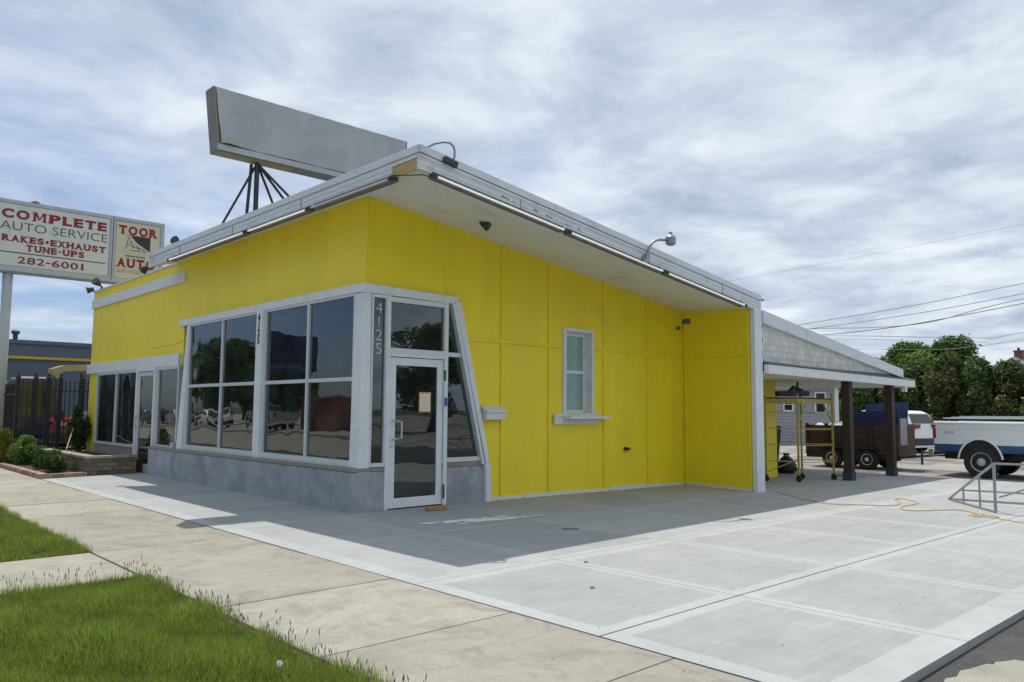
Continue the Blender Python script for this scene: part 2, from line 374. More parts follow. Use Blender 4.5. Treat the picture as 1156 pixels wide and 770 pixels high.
def text(name, body, loc, size, matname, parent, right=(1, 0, 0), up=(0, 0, 1), width=None, offset=0.0, depth=.004, align='CENTER', spacing=1.0):
    cu = bpy.data.curves.new(name, 'FONT'); cu.body = body; cu.size = size; cu.extrude = depth; cu.offset = offset
    cu.align_x = align; cu.align_y = 'CENTER'; cu.space_character = spacing
    tmp = bpy.data.objects.new(name+'_c', cu); COL.objects.link(tmp)
    dg = bpy.context.evaluated_depsgraph_get(); me = bpy.data.meshes.new_from_object(tmp.evaluated_get(dg))
    bpy.data.objects.remove(tmp); bpy.data.curves.remove(cu)
    xs = [v.co.x for v in me.vertices]; sx = 1.0
    if width: sx = width/(max(xs)-min(xs))
    cx = (max(xs)+min(xs))/2 if width else 0
    r = Vector(right).normalized(); u = Vector(up).normalized(); n = r.cross(u); org = ORG[parent.name] if parent else Vector(loc)
    for v in me.vertices: v.co = Vector(loc)+r*(v.co.x-cx)*sx+u*v.co.y+n*v.co.z-org
    me.materials.clear(); me.materials.append(M[matname])
    o = bpy.data.objects.new(name, me); COL.objects.link(o)
    if parent: o.parent = parent
    ORG[o.name] = org
    return o
def gz(x): return -.006*max(x, 0)

# ------------------------------------------------------------------ ground
g = MB()
xs = [-2.27, 0, 14.6, 15.1, 90]; zs = [-.055, -.055, -.145, -.095, -.095]
for i in range(4):
    g.add([(xs[i], -90, zs[i]), (xs[i+1], -90, zs[i+1]), (xs[i+1], 120, zs[i+1]), (xs[i], 120, zs[i])], [(0, 1, 2, 3)], 0 if i >= 2 else 1)
prop(g.build('ground', ['lot', 'asphalt']), kind='structure')
g = MB(); g.add([(-900, -900, -.30), (900, -900, -.30), (900, 900, -.30), (-900, 900, -.30)], [(0, 1, 2, 3)])
prop(g.build('terrain', ['dirtg']), kind='structure')
# sandy patch of old concrete in the asphalt bottom right
g = MB(); pts = []
poly_ = [(-2.2, -8.30), (-1.35, -8.30), (-.85, -8.34), (-.56, -8.46), (-.44, -8.66), (-.34, -9.2), (-.5, -9.8), (-2.2, -9.8)]
for (ax, ay), (bx, by) in zip(poly_, poly_[1:]+poly_[:1]):
    for k in range(5): t = k/5; pts.append((ax+(bx-ax)*t+random.uniform(-.03, .03), ay+(by-ay)*t+random.uniform(-.025, .02), -.049))
g.add(pts, [tuple(range(40))]); prop(g.build('worn_pavement', ['sand']), kind='structure')
# road, kerb, far side
g = MB(); g.add([(-17.5, -90, -.20), (-7.2, -90, -.20), (-7.2, 150, -.20), (-17.5, 150, -.20)], [(0, 1, 2, 3)]); prop(g.build('road', ['road']), kind='structure')
g = MB(); g.box(-7.2, -7.02, -90, 150, -.25, -.03); g.box(-17.7, -17.5, -90, 150, -.25, -.03); prop(g.build('kerb', ['oldc'], bevel=.02), kind='structure')
g = MB(); g.add([(-60, -90, -.05), (-17.7, -90, -.05), (-17.7, 150, -.05), (-60, 150, -.05)], [(0, 1, 2, 3)]); prop(g.build('far_pavement', ['oldc']), kind='structure')
g = MB(); g.add([(-7.02, -90, -.035), (-3.87, -90, -.035), (-3.87, -2.55, -.035), (-7.02, -2.55, -.035)], [(0, 1, 2, 3)]); g.add([(-7.02, -1.0, -.035), (-3.87, -1.0, -.035), (-3.87, 120, -.035), (-7.02, 120, -.035)], [(0, 1, 2, 3)])
prop(g.build('verge_soil', ['dirtg']), kind='structure')
# old sidewalk
g = MB(); g.box(-3.9, -2.26, -30, 60, -.2, -.022); g.box(-7.02, -3.9, -2.55, -1.0, -.2, -.022)
prop(g.build('sidewalk_bed', ['joint']), kind='structure')
g = MB(); ys = [-14.8, -13.25, -11.7, -10.15, -8.6, -7.1, -5.66, -4.1, -2.56, -1.0, .7, 2.3, 3.9, 5.5, 7.1, 8.7, 10.3, 11.9, 13.5, 15.1, 17, 19, 21, 24, 27, 30, 34, 38]
for a, b in zip(ys, ys[1:]):
    t = random.uniform(.90, 1.06); j = .003+random.uniform(0, .004); dz = random.uniform(-.004, .004)
    g.box(-3.86, -2.262, a+j, b-j, -.10, 0+dz, 0, (t, t*random.uniform(.98, 1.01), t*random.uniform(.95, 1.0)))
for a, b in ((-7.0, -5.42), (-5.41, -3.885)):
    t = random.uniform(.97, 1.07); g.box(a, b, -2.53, -1.02, -.10, -.003, 0, (t, t, t*.97))
prop(g.build('sidewalk', ['oldc'], bevel=.006), kind='structure')
# new concrete apron: panels with trowelled frames and brushed middles
g = MB()
def panel(x0, x1, y0, y1, bl=.13, br=.13, bd=.13, bu=.13, gap=.006, wide=None):
    x0 += gap*.6; x1 -= gap*.6; y0 += .008 if y0 == -6.5 else gap*.6; y1 -= .008 if y1 == -6.5 else gap*.6; t = random.uniform(.93, 1.04)
    X = [x0, x0+bl, x1-br, x1]; Y = [y0, y0+bd, y1-bu, y1]
    for i in range(3):
        for j in range(3):
            mid = i == 1 and j == 1; tt = t if mid else 1.0+random.uniform(-.006, .006)
            P = [(X[i], Y[j]), (X[i+1], Y[j]), (X[i+1], Y[j+1]), (X[i], Y[j+1])]
            g.add([(a, b, gz(a)) for a, b in P], [(0, 1, 2, 3)], 0 if mid else 1, (tt, tt, tt))
    for (ax, ay), (bx, by) in (((x0, y0), (x1, y0)), ((x1, y0), (x1, y1)), ((x1, y1), (x0, y1)), ((x0, y1), (x0, y0))):
        g.add([(ax, ay, gz(ax)-.12), (bx, by, gz(bx)-.12), (bx, by, gz(bx)), (ax, ay, gz(ax))], [(0, 1, 2, 3)], 1, (.8, .8, .8))
XJ = [-2.25, -.52, 1.38, 3.28, 5.18, 7.08, 8.98, 10.88, 12.78, 14.68]
YJ = [-8.2, -6.5, -4.42]
for a, b in zip(XJ, XJ[1:]):
    panel(a, b, -8.2, -6.5, .17 if a < -2 else .10, .09, .26, .12)
    panel(a, b, -6.5, -4.42, .17 if a < -2 else .10, .09, .12, .16)
    if a > -1: panel(a, b, -4.42, -2.25, .07, .07, .10, .05)
    if a > -1: panel(a, b, -2.25, 0.05, .07, .07, .05, .10)
for a, b in zip(XJ[6:], XJ[7:]): panel(a, b, .05, 6, .07, .07, .05, .05)
YF = [-4.42, -2.25, -.3, 1.6, 3.5, 5.4, 7.3, 9.2]
for a, b in zip(YF, YF[1:]): panel(-2.25, -.52 if b < 0 else .1, a, b, .20, .07, .09, .09)
apron = g.build('concrete_apron', ['newc', 'newcs']); prop(apron, kind='structure')
g = MB(); g.hexa([(-2.24, -8.18, -.2), (14.6, -8.18, -.3), (14.6, 6, -.3), (-2.24, 9.1, -.2), (-2.24, -8.18, -.012), (14.6, -8.18, -.10), (14.6, 6, -.10), (-2.24, 9.1, -.012)])
prop(g.build('apron_bed', ['joint']), kind='structure')

# ------------------------------------------------------------------ the yellow shop
SL = .127
def ftop(x): return 4.84-SL*(x+.62)
def fbot(x): return 4.525-SL*(x+.62)
def yw(x): return -.036*x            # side wall line
def swt(x): return 4.71-(4.71-3.6)/7.8*x   # soffit height on the side wall
B = thing('shop_building', (0, 0, 0), 'bright yellow shop with slanted white roof, plate glass corner and attached carport', 'building')
def f(m):
    m.box(0, .2, .2, 7.15, 3.33, 4.74)
part('front_wall', 'yellow', B, f)
def f(m):
    m.box(.0, .2, 7.15, 13.98, 2.41, 4.69); m.box(0, .2, 13.10, 13.98, 0, 2.41)
    m.box(.2, 8, 13.78, 13.98, 0, 4.69)
part('lower_front_wall', 'yellow', B, f)
def strip(m, x0, x1, b0, b1, t0, t1, th=.2):
    m.hexa([(x0, yw(x0), b0), (x1, yw(x1), b1), (x1, yw(x1)+th, b1), (x0, yw(x0)+th, b0), (x0, yw(x0), t0), (x1, yw(x1), t1), (x1, yw(x1)+th, t1), (x0, yw(x0)+th, t0)])
WX0, WX1, WZ0, WZ1 = 4.20, 4.93, 1.44, 2.97
def f(m):
    e = .03
    strip(m, 0, 1.66, 3.32, 3.28, swt(0)+e, swt(1.66)+e); strip(m, 1.66, 2.37, 3.28, .46, swt(1.66)+e, swt(2.37)+e)
    strip(m, 2.37, WX0, -.1, -.1, swt(2.37)+e, swt(WX0)+e); strip(m, WX0, WX1, -.1, -.1, WZ0, WZ0); strip(m, WX0, WX1, WZ1, WZ1, swt(WX0)+e, swt(WX1)+e)
    strip(m, WX1, 7.8, -.1, -.1, swt(WX1)+e, swt(7.8)+e)
part('side_wall', 'yellow', B, f)
RX0, RX1 = 7.5, 7.8    # return wall slants from (7.8,-.28) to (7.5,-2.12)
def f(m):
    m.hexa([(7.8, -.25, -.1), (7.5, -2.06, -.1), (7.72, -2.06, -.1), (8.05, -.25, -.1), (7.8, -.25, 3.62), (7.5, -2.06, 3.52), (7.72, -2.06, 3.52), (8.05, -.25, 3.62)])
part('return_wall', 'yellow', B, f)
def f(m):   # battens
    for x in (2.68, 3.80, 5.26, 6.57):
        segs = [(.047, swt(x))]
        for a, b in segs: m.box(x-.027, x+.027, yw(x)-.034, yw(x), a, b-.01)
    m.box(.02, .13, -.016, 0, 3.34, swt(.1)-.01)
    x0, x1 = 1.27, 1.56
    m.hexa([(x1-.03, yw(x1)-.014, 3.31), (x1+.03, yw(x1)-.014, 3.31), (x1+.03, yw(x1), 3.31), (x1-.03, yw(x1), 3.31), (x0-.03, yw(x0)-.014, swt(x0)-.02), (x0+.03, yw(x0)-.014, swt(x0)-.02), (x0+.03, yw(x0), swt(x0)-.02), (x0-.03, yw(x0), swt(x0)-.02)])
    def hb(a, b, z=2.66):
        m.hexa([(a, yw(a)-.031, z-.027), (b, yw(b)-.031, z-.027), (b, yw(b), z-.027), (a, yw(a), z-.027), (a, yw(a)-.031, z+.027), (b, yw(b)-.031, z+.027), (b, yw(b), z+.027), (a, yw(a), z+.027)])
    hb(1.86, WX0-.07); hb(WX1+.07, 7.78)
    m.hexa([(7.76, -.29, 2.60), (7.48, -2.04, 2.60), (7.5, -2.04, 2.60), (7.8, -.28, 2.60), (7.76, -.29, 2.65), (7.48, -2.04, 2.65), (7.5, -2.04, 2.65), (7.8, -.28, 2.65)])
    for yy, xx in ((-.34, 7.785), (-2.0, 7.505)): m.box(xx-.02, xx+.01, yy-.03, yy+.03, -.05, 3.5)
part('batten', 'yellow', B, f, bevel=.006)
def f(m):
    for a, b in ((2.42, 3.2), (3.22, 5.4), (5.44, 7.72)):
        m.hexa([(a, yw(a)-.024, -.06), (b, yw(b)-.024, -.06), (b, yw(b), -.06), (a, yw(a), -.06), (a, yw(a)-.024, .045), (b, yw(b)-.024, gz(b)+.045), (b, yw(b), gz(b)+.045), (a, yw(a), .045)])
    m.hexa([(7.76, -.3, -.1), (7.47, -2.04, -.1), (7.5, -2.04, -.1), (7.8, -.3, -.1), (7.76, -.3, 0), (7.47, -2.04, 0), (7.5, -2.04, 0), (7.8, -.3, 0)])
part('baseboard', 'white', B, f)
def f(m): m.box(7.46, 7.74, -2.16, -2.06, -.1, 3.50)
part('corner_board', 'white', B, f, bevel=.005)
# back block under the carport
def f(m):
    m.box(8.06, 11.4, -.45, 13.9, -.1, 2.30)
part('rear_wall', 'yellow', B, f)
def f(m):
    m.box(7.85, 8.0, -.2, 13.7, 0, 4.3)
part('interior_wall', 'inside', B, f)
def f(m): m.box(.21, 7.8, .05, 13.7, .0, .03)
part('interior_floor', 'insfloor', B, f)
def f(m): m.box(.21, 7.84, .25, 13.7, 3.45, 3.5)
part('ceiling', 'inside', B, f)
def f(m):
    m.box(2.0, 2.03, 1.2, 3.6, .03, 2.5); m.box(1.55, 1.95, .5, .55, .5, 2.2)
part('partition', 'curtain', B, f)
# white horizontal bands on the lower section
def f(m): m.box(-.05, 0, 7.16, 13.99, 4.22, 4.46)
part('band', 'white', B, f, bevel=.006)
def f(m): m.box(-.09, 0, 7.20, 14.0, 2.40, 2.66)
part('band', 'white', B, f, bevel=.006)
def f(m): m.box(-.03, .25, 7.16, 14.0, 4.69, 4.73)
part('parapet_cap', 'fascia', B, f)
def f(m): m.box(.2, 8, 7.2, 13.8, 4.2, 4.3); 
part('flat_roof', 'roofgrey', B, f)
# concrete base
def f(m):
    m.prism([(-.22, -.09, -.02), (-.22, 7.95, -.02), (.08, 7.95, -.02), (.08, .1, -.02), (.34, .1, -.02), (.34, -.14, -.02), (-.14, -.17, -.02)], (0, 0, .60))
part('base_wall', 'base', B, f, bevel=.02)
def f(m): m.box(-.22, .08, 7.95, 8.40, -.02, .58)
part('base_wall', 'base', B, f)
def f(m): m.box(1.40, 2.30, -.13, .1, -.05, .58)
part('base_wall', 'base', B, f, bevel=.01)
def f(m): m.box(-.06, .12, 9.62, 13.1, -.05, .53)
part('base_wall', 'sillc', B, f)
def f(m):
    m.box(-.235, .08, -.15, 8.4, .58, .63); m.box(.08, .34, -.155, .1, .58, .63); m.box(1.40, 2.32, -.145, .1, .58, .66)
part('sill_course', 'sillc', B, f, bevel=.008)
# header
def f(m):
    m.box(-.12, 0, -.03, 7.18, 3.23, 3.36)
    m.hexa([(-.12, -.13, 3.22), (1.62, -.17, 3.20), (1.62, -.03, 3.20), (-.12, -.031, 3.22), (-.12, -.13, 3.36), (1.66, -.17, 3.32), (1.66, -.03, 3.32), (-.12, -.031, 3.36)])
part('header_trim', 'white', B, f, bevel=.008)
def window(name, frames, panes, fm='alu', gm='glass'):
    m = MB()
    for fr in frames: m.hexa(fr) if len(fr) == 8 else m.box(*fr)
    o = m.build(name, fm, B, bevel=.004)
    m = MB()
    for p in panes: m.box(*p) if len(p) == 6 else m.prism(p, (0, .008, 0))
    m.build('pane', gm, o); return o
GX = -.06
def front_win(y0, y1, ym, zb=.66, zt=3.23, zm=1.94):
    fr = [(-.13, -.01, y0, y1, zb-.03, zb+.07), (-.10, -.01, y0, y1, zt-.04, zt), (-.10, -.01, y0, y0+.05, zb+.07, zt-.04), (-.10, -.01, y1-.05, y1, zb+.07, zt-.04)]
    for k in ym: fr.append((-.10, -.01, k-.03, k+.03, zb+.07, zt-.04))
    pn = []; ed = [y0+.05]+ym+[y1-.05]
    for a, b in zip(ed, ed[1:]):
        a2 = a+(.03 if a in ym else 0); b2 = b-(.03 if b in ym else 0)
        if zm: fr.append((-.095, -.015, a2, b2, zm-.03, zm+.03))
        pn.append((GX-.004, GX+.004, a2, b2, zb+.07, zt-.04))
    return window('window', fr, pn)
front_win(.12, 3.10, [1.55]); front_win(3.34, 6.62, [4.93])
def f(m): m.box(-.15, .0, 3.10, 3.34, .63, 3.23)
post = part('window_post', 'white', B, f, bevel=.006)
for i, ch in enumerate('4125'): text('house_number', ch, (-.156, 3.22, 3.10-.135*i), .17, 'black_text', post, right=(0, -1, 0), offset=.004)
def f(m):
    m.hexa([(-.16, -.155, .63), (.025, -.165, .63), (.025, .1, .63), (-.16, .10, .63), (-.10, -.11, 3.22), (.025, -.13, 3.22), (.025, .1, 3.22), (-.10, .12, 3.22)])
part('corner_post', 'white', B, f, bevel=.01)
def f(m):
    m.hexa([(-.17, 6.62, .63), (0, 6.62, .63), (0, 6.90, .63), (-.17, 6.90, .63), (-.10, 6.62, 3.22), (0, 6.62, 3.22), (0, 6.74, 3.22), (-.10, 6.74, 3.22)])
part('window_post', 'white', B, f, bevel=.006)
def f(m): m.tube([(-.14, 6.86, .7), (-.12, 6.84, 1.6), (-.07, 6.82, 2.7), (-.05, 6.80, 3.1)], .022); m.box(-.20, -.08, 6.98, 7.16, .60, .76)
part('conduit', 'signframe', B, f)
# lower section windows
fr = [(-.08, 0, 9.78, 13.08, .53, .60), (-.08, 0, 9.78, 13.08, 2.33, 2.41)]+[(-.08, 0, y-.035, y+.035, .60, 2.33) for y in (9.82, 11.42, 13.04)]
window('window', fr, [(-.04, -.032, 9.85, 11.385, .6, 2.33), (-.04, -.032, 11.455, 13.005, .6, 2.33)])
fr = [(-.08, 0, 7.16, 8.46, .60, .67), (-.08, 0, 7.16, 8.46, 2.33, 2.41)]+[(-.08, 0, y-.03, y+.03, .67, 2.33) for y in (7.19, 8.43)]
window('window', fr, [(-.04, -.032, 7.22, 8.40, .67, 2.33)])
def f(m):
    for a, b in ((8.48, 8.56), (9.68, 9.77)): m.box(-.12, .02, a, b, 0, 2.41)
    m.box(-.12, .02, 8.56, 9.68, 2.33, 2.41)
part('door_frame', 'white', B, f)
def f(m):
    for a, b in ((8.57, 8.67), (9.57, 9.67)): m.box(-.09, -.04, a, b, .01, 2.32)
    m.box(-.09, -.04, 8.67, 9.57, .01, .20); m.box(-.09, -.04, 8.67, 9.57, 2.22, 2.32)
d = part('door', 'alu', B, f, bevel=.004)
part('pane', 'glass', d, lambda m: m.box(-.068, -.06, 8.67, 9.57, .20, 2.22))
part('handle', 'chrome', d, lambda m: m.tube([(-.09, 9.60, 1.0), (-.15, 9.60, 1.02), (-.15, 9.60, 1.28), (-.09, 9.60, 1.30)], .012))
# side entrance: sidelight, transom, door, slanted light
DY = -.10
def fbx(x0, x1, z0, z1): return (x0, x1, DY-.05, DY+.05, z0, z1)
fr = [fbx(.03, .30, .64, .70), fbx(.03, .30, 3.16, 3.21), fbx(.03, .06, .70, 3.16), fbx(.275, .30, .70, 3.16)]
sw = window('sidelight_window', fr, [(.06, .275, DY-.004, DY+.004, .70, 3.16)])
for i, ch in enumerate('4125'): text('house_number', ch, (.17, DY-.012, 3.0-.205*i), .24, 'white_text', sw, width=(None if ch == '1' else .105), offset=-.006)
fr = [fbx(.36, 1.40, 2.34, 2.42), fbx(.36, 1.40, 3.12, 3.20)]
window('transom_window', fr, [(.36, 1.40, DY-.004, DY+.004, 2.42, 3.12)])
def f(m):
    m.box(.30, .36, DY-.06, DY+.06, 0, 3.21); m.box(1.40, 1.47, DY-.06, DY+.06, 0, 3.21); m.box(.36, 1.40, DY-.055, DY+.055, 2.29, 2.34)
part('door_frame', 'white', B, f, bevel=.004)
def f(m):
    m.box(.37, .49, DY-.03, DY+.02, .015, 2.28); m.box(1.28, 1.39, DY-.03, DY+.02, .015, 2.28)
    m.box(.49, 1.28, DY-.03, DY+.02, .015, .16); m.box(.49, 1.28, DY-.03, DY+.02, 2.16, 2.28)
d = part('door', 'white', B, f, bevel=.005)
part('pane', 'glass', d, lambda m: m.box(.49, 1.28, DY-.010, DY-.002, .16, 2.16))
part('handle', 'chrome', d, lambda m: m.tube([(.43, DY-.03, 1.04), (.43, DY-.10, 1.04), (.56, DY-.10, 1.06), (.56, DY-.10, 1.30), (.43, DY-.10, 1.32), (.43, DY-.03, 1.32)], .014))
part('lock', 'chrome', d, lambda m: m.lathe((.43, DY-.03, .94), (0, -1, 0), [(0, .022), (.012, .022)], 14))
part('hinge', 'darkmetal', d, lambda m: (m.box(1.395, 1.42, DY-.07, DY-.05, .1, .32), m.box(1.395, 1.42, DY-.07, DY-.05, 1.95, 2.12)))
fr = [fbx(1.47, 1.87, 2.34, 2.41), fbx(1.47, 2.28, .66, .73),
      ]
tri_p = [[(1.47, DY, .73), (2.22, DY, .73), (1.84, DY, 2.34), (1.47, DY, 2.34)], [(1.47, DY, 2.41), (1.82, DY, 2.41), (1.66, DY, 3.18), (1.47, DY, 3.18)]]
window('slanted_window', fr, tri_p)
def sl(m, x0, z0, x1, z1, wd):
    m.hexa([(x0, DY-.09, z0), (x0+wd, DY-.09, z0), (x0+wd, .02, z0), (x0, .02, z0), (x1, DY-.09, z1), (x1+wd, DY-.09, z1), (x1+wd, .02, z1), (x1, .02, z1)])
def f(m): sl(m, 2.27, .50, 1.58, 3.24, .12); m.hexa([(2.29, DY-.09, -.03), (2.39, DY-.09, -.03), (2.39, .0, -.03), (2.29, .0, -.03), (2.27, DY-.09, .50), (2.39, DY-.09, .50), (2.39, .0, .50), (2.27, .0, .50)])
part('slanted_trim', 'white', B, f, bevel=.006)
def f(m): sl(m, 2.19, .60, 1.52, 3.20, .078)
part('slanted_frame', 'alu', B, f)
# notice
nt_ = part('notice', ['orange', 'paper'], B, lambda m: (m.box(.92, 1.15, DY-.036, DY-.033, 1.45, 1.76), m.box(.945, 1.125, DY-.039, DY-.036, 1.475, 1.735, 1)))
for i in range(7):
    part('print_line', 'faded', nt_, lambda m: m.box(.965+.01*(i % 3), 1.105-.012*((i*2) % 3), DY-.0405, DY-.039, 1.69-.03*i-.006, 1.69-.03*i))
part('lock_tag', 'bluetag', B, lambda m: m.box(1.40, 1.45, DY-.075, DY-.062, 1.55, 1.68))
# small side window
yv = yw(4.5)
def f(m):
    yf = yv-.035; yb = yv+.02
    m.box(WX0-.055, WX0+.010, yf, yb, WZ0-.05, WZ1+.05); m.box(WX1-.010, WX1+.05, yf, yb, WZ0-.05, WZ1+.05); m.box(WX0+.015, WX1-.015, yf, yb, WZ1-.015, WZ1+.05)
sw = part('window', 'white', B, f, bevel=.004)
def f(m):
    m.box(WX0, WX0+.02, yb_, yb2, WZ0, WZ1); m.box(WX1-.02, WX1, yb_, yb2, WZ0, WZ1); m.box(WX0, WX1, yb_, yb2, WZ1-.02, WZ1)
yb_, yb2 = yv+.022, yv+.22
part('reveal', 'white', sw, f)
def f(m):
    y0, y1 = yv+.14, yv+.19; x0, x1 = WX0+.02, WX1-.02
    m.box(x0, x0+.05, y0, y1, WZ0, WZ1-.02); m.box(x1-.05, x1, y0, y1, WZ0, WZ1-.02); m.box(x0, x1, y0-.002, y1, WZ0, WZ0+.06); m.box(x0, x1, y0-.002, y1, WZ1-.08, WZ1-.02); m.box(x0, x1, y0-.004, y1, 2.18, 2.24)
part('sash', 'white', sw, f)
part('pane', 'glass2', sw, lambda m: m.box(WX0+.06, WX1-.06, yv+.155, yv+.163, WZ0+.05, WZ1-.07))
part('blind', 'blind', sw, lambda m: m.box(WX0+.02, WX1-.02, yv+.17, yv+.18, WZ0, WZ1-.02))
def f(m):
    m.box(WX0-.30, WX1+.22, yv-.035, yv-.001, WZ0-.20, WZ0-.052); m.box(WX0-.30, WX1+.22, yv-.05, yv+.02, WZ0-.052, WZ0-.01)
    m.box(WX0-.10, WX1+.30, yv-.26, yv-.05, WZ0-.10, WZ0-.052)
part('sill', 'white', B, f, bevel=.005)
def f(m): m.lathe((5.86, yw(6), .75), (0, -1, 0), [(0, .035), (.07, .035), (.07, .02), (.11, .02)], 12); m.box(5.91, 5.96, yw(6)-.07, yw(6), .73, .77)
part('wall_tap', 'darkmetal', B, f)
part('wall_bracket', 'grime', B, lambda m: m.box(7.55, 7.62, yw(7.6)-.06, yw(7.6), 3.22, 3.28))
# roof -------------------------------------------------
XE = 7.74; YL = 7.73
def f(m):
    m.hexa([(-.58, -2.11, ftop(-.6)-.045), (7.95, -2.11, ftop(7.95)-.045), (7.95, YL-.04, ftop(7.95)-.045), (-.58, YL-.04, ftop(-.6)-.045), (-.58, -2.11, ftop(-.6)-.03), (7.95, -2.11, ftop(7.95)-.03), (7.95, YL-.04, ftop(7.95)-.03), (-.58, YL-.04, ftop(-.6)-.03)])
roof = part('roof', 'roofgrey', B, f)
def sf(m, y0, y1, zt, zb, x0=-.62, x1=XE):   # side fascia strip
    m.hexa([(x0, y0, zb(x0)), (x1, y0, zb(x1)), (x1, y1, zb(x1)), (x0, y1, zb(x0)), (x0, y0, zt(x0)), (x1, y0, zt(x1)), (x1, y1, zt(x1)), (x0, y1, zt(x0))])
def f(m):
    sf(m, -2.165, -2.10, ftop, lambda x: ftop(x)-.10)
    m.hexa([(-.64, -2.165, ftop(-.6)-.10), (-.56, -2.10, ftop(-.6)-.10), (-.56, YL, ftop(-.6)-.10), (-.64, YL, ftop(-.6)-.10), (-.64, -2.165, ftop(-.6)), (-.56, -2.10, ftop(-.6)), (-.56, YL, ftop(-.6)), (-.64, YL, ftop(-.6))])
part('roof_cap', 'fascia', roof, f, bevel=.004)
def f(m):
    sf(m, -2.145, -2.10, lambda x: ftop(x)-.11, fbot)
    for k in (.17, .235): sf(m, -2.152, -2.146, lambda x: ftop(x)-k, lambda x: ftop(x)-k-.012)
    sf(m, -2.156, -2.146, lambda x: ftop(x)-.116, lambda x: ftop(x)-.15, -.6, 4.1)
part('fascia', 'fascia', roof, f)
def f(m):
    z1 = ftop(-.62)-.11; z0 = fbot(-.62)
    m.box(-.622, -.58, -1.55, YL, z0, z1); m.box(-.622, -.58, -2.14, -1.55, z1-.05, z1)
    for k in (.17, .235): m.box(-.630, -.623, -1.55, YL-.02, 4.84-k-.014, 4.84-k)
part('fascia', 'fascia', roof, f)
part('bare_board', 'woodraw', roof, lambda m: m.box(-.61, -.585, -2.13, -1.555, fbot(-.62)+.002, ftop(-.62)-.165))
def f(m):
    A = (-.6, -2.12, fbot(-.6)+.004); Bp = (XE, -2.12, fbot(XE)+.004); Cp = (7.82, -.27, 3.62); D = (0, -.0, 4.715); E_ = (0, YL-.02, 4.715); F_ = (-.6, YL-.02, fbot(-.6)+.004)
    for poly in ((A, D, Cp, Bp), (A, F_, E_, D)): m.prism(poly, (0, 0, .02))
part('soffit', 'soffit', roof, f)
for x in (1.15, 4.12, 6.35):
    part('seam', 'grime', roof, lambda m: m.hexa([(x, -2.1535, fbot(x)+.01), (x+.006, -2.1535, fbot(x)+.01), (x+.006, -2.1455, fbot(x)+.01), (x, -2.1455, fbot(x)+.01), (x, -2.1535, ftop(x)-.12), (x+.006, -2.1535, ftop(x)-.12), (x+.006, -2.1455, ftop(x)-.12), (x, -2.1455, ftop(x)-.12)]))
    part('cap_seam', 'grime', roof, lambda m: m.box(x+.7, x+.705, -2.1665, -2.164, ftop(x+.7)-.095, ftop(x+.7)-.004))
for y in (.9, 3.4, 5.9):
    part('seam', 'grime', roof, lambda m: m.box(-.6315, -.6215, y, y+.006, fbot(-.62)+.01, ftop(-.62)-.12))
part('wall_crack', 'gold', B, lambda m: m.tube([(-.001, 9.1, 2.86), (-.001, 8.3, 2.88), (-.001, 7.9, 2.87), (-.001, 7.2, 2.93)], .006, 4))
# peeling paint marks on side fascia
def f(m):
    for i in range(9):
        x = .55+i*.22+random.uniform(-.05, .05); z = fbot(x)+.075+random.uniform(-.015, .015); l = random.uniform(.08, .2)
        m.hexa([(x, -2.1475, z), (x+l, -2.1475, z-l*SL), (x+l, -2.146, z-l*SL), (x, -2.146, z), (x+.02, -2.1475, z+.02), (x+l*.8, -2.1475, z+.014-l*SL*.8), (x+l*.8, -2.146, z+.014-l*SL*.8), (x+.02, -2.146, z+.02)])
part('peeling_paint', 'grime', roof, f)
# ------------------------------------------------------------------ carport (attached)
def ct(x): return 3.49-(3.49-2.60)/(14.73-7.75)*(x-7.75)
def f(m):
    m.hexa([(7.76, -2.05, ct(7.76)-.14), (14.7, -2.05, ct(14.7)-.14), (14.7, 6, ct(14.7)-.14), (7.76, 6, ct(7.76)-.14), (7.76, -2.05, ct(7.76)-.03), (14.7, -2.05, ct(14.7)-.03), (14.7, 6, ct(14.7)-.03), (7.76, 6, ct(7.76)-.03)])
cr = part('carport_roof', 'roofgrey', B, f)
def f(m):
    y0, y1 = -2.19, -2.10
    m.hexa([(7.75, y0, ct(7.75)-.26), (14.75, y0, ct(14.75)-.22), (14.75, y1, ct(14.75)-.22), (7.75, y1, ct(7.75)-.26), (7.75, y0, ct(7.75)), (14.75, y0, ct(14.75)), (14.75, y1, ct(14.75)), (7.75, y1, ct(7.75))])
    m.box(14.68, 14.75, -2.12, 6, 2.36, 2.60)
part('rake_board', 'fascia', cr, f, bevel=.004)
# scalloped shingles in the gable triangle
sh = MB(); row = 0; z = 2.44; SWd = .105
while z < 3.4:
    x = 7.78+(row % 2)*SWd/2
    while x < 14.5:
        zt = min(z+.18, ct(x+.07)-.2)
        if zt > z+.04:
            t = random.uniform(.88, 1.07); e = .014; cx = x+SWd/2; hw = SWd/2-.004
            arc = [(cx-hw*math.cos(a), z+hw-hw*math.sin(a)) for a in np.linspace(0, math.pi, 7)]; arc = [(u, min(v, zt)) for u, v in arc]
            n_ = len(arc); pts = [(u, -2.106-e, v) for u, v in arc]+[(cx+hw, -2.106, zt), (cx-hw, -2.106, zt)]
            sh.add(pts+[(u, -2.104, v) for u, v in arc], [tuple(range(n_+2))]+[(i, n_+2+i, n_+3+i, i+1) for i in range(n_-1)], 0, (t, t, t))
        x += SWd
    z += .13; row += 1
MATS.pop('x', None)
M['shingle'] = mat('gable_shingle', (.66, .655, .62), .8, .1, 6, attr=True)
sh.build('shingle_cladding', 'shingle', cr)
def f(m):
    m.prism([(7.77, -2.10, 2.42), (14.7, -2.10, 2.40), (14.7, -2.10, 2.5), (7.77, -2.10, 3.4)], (0, .04, 0))
part('gable_backing', 'grime', cr, f)
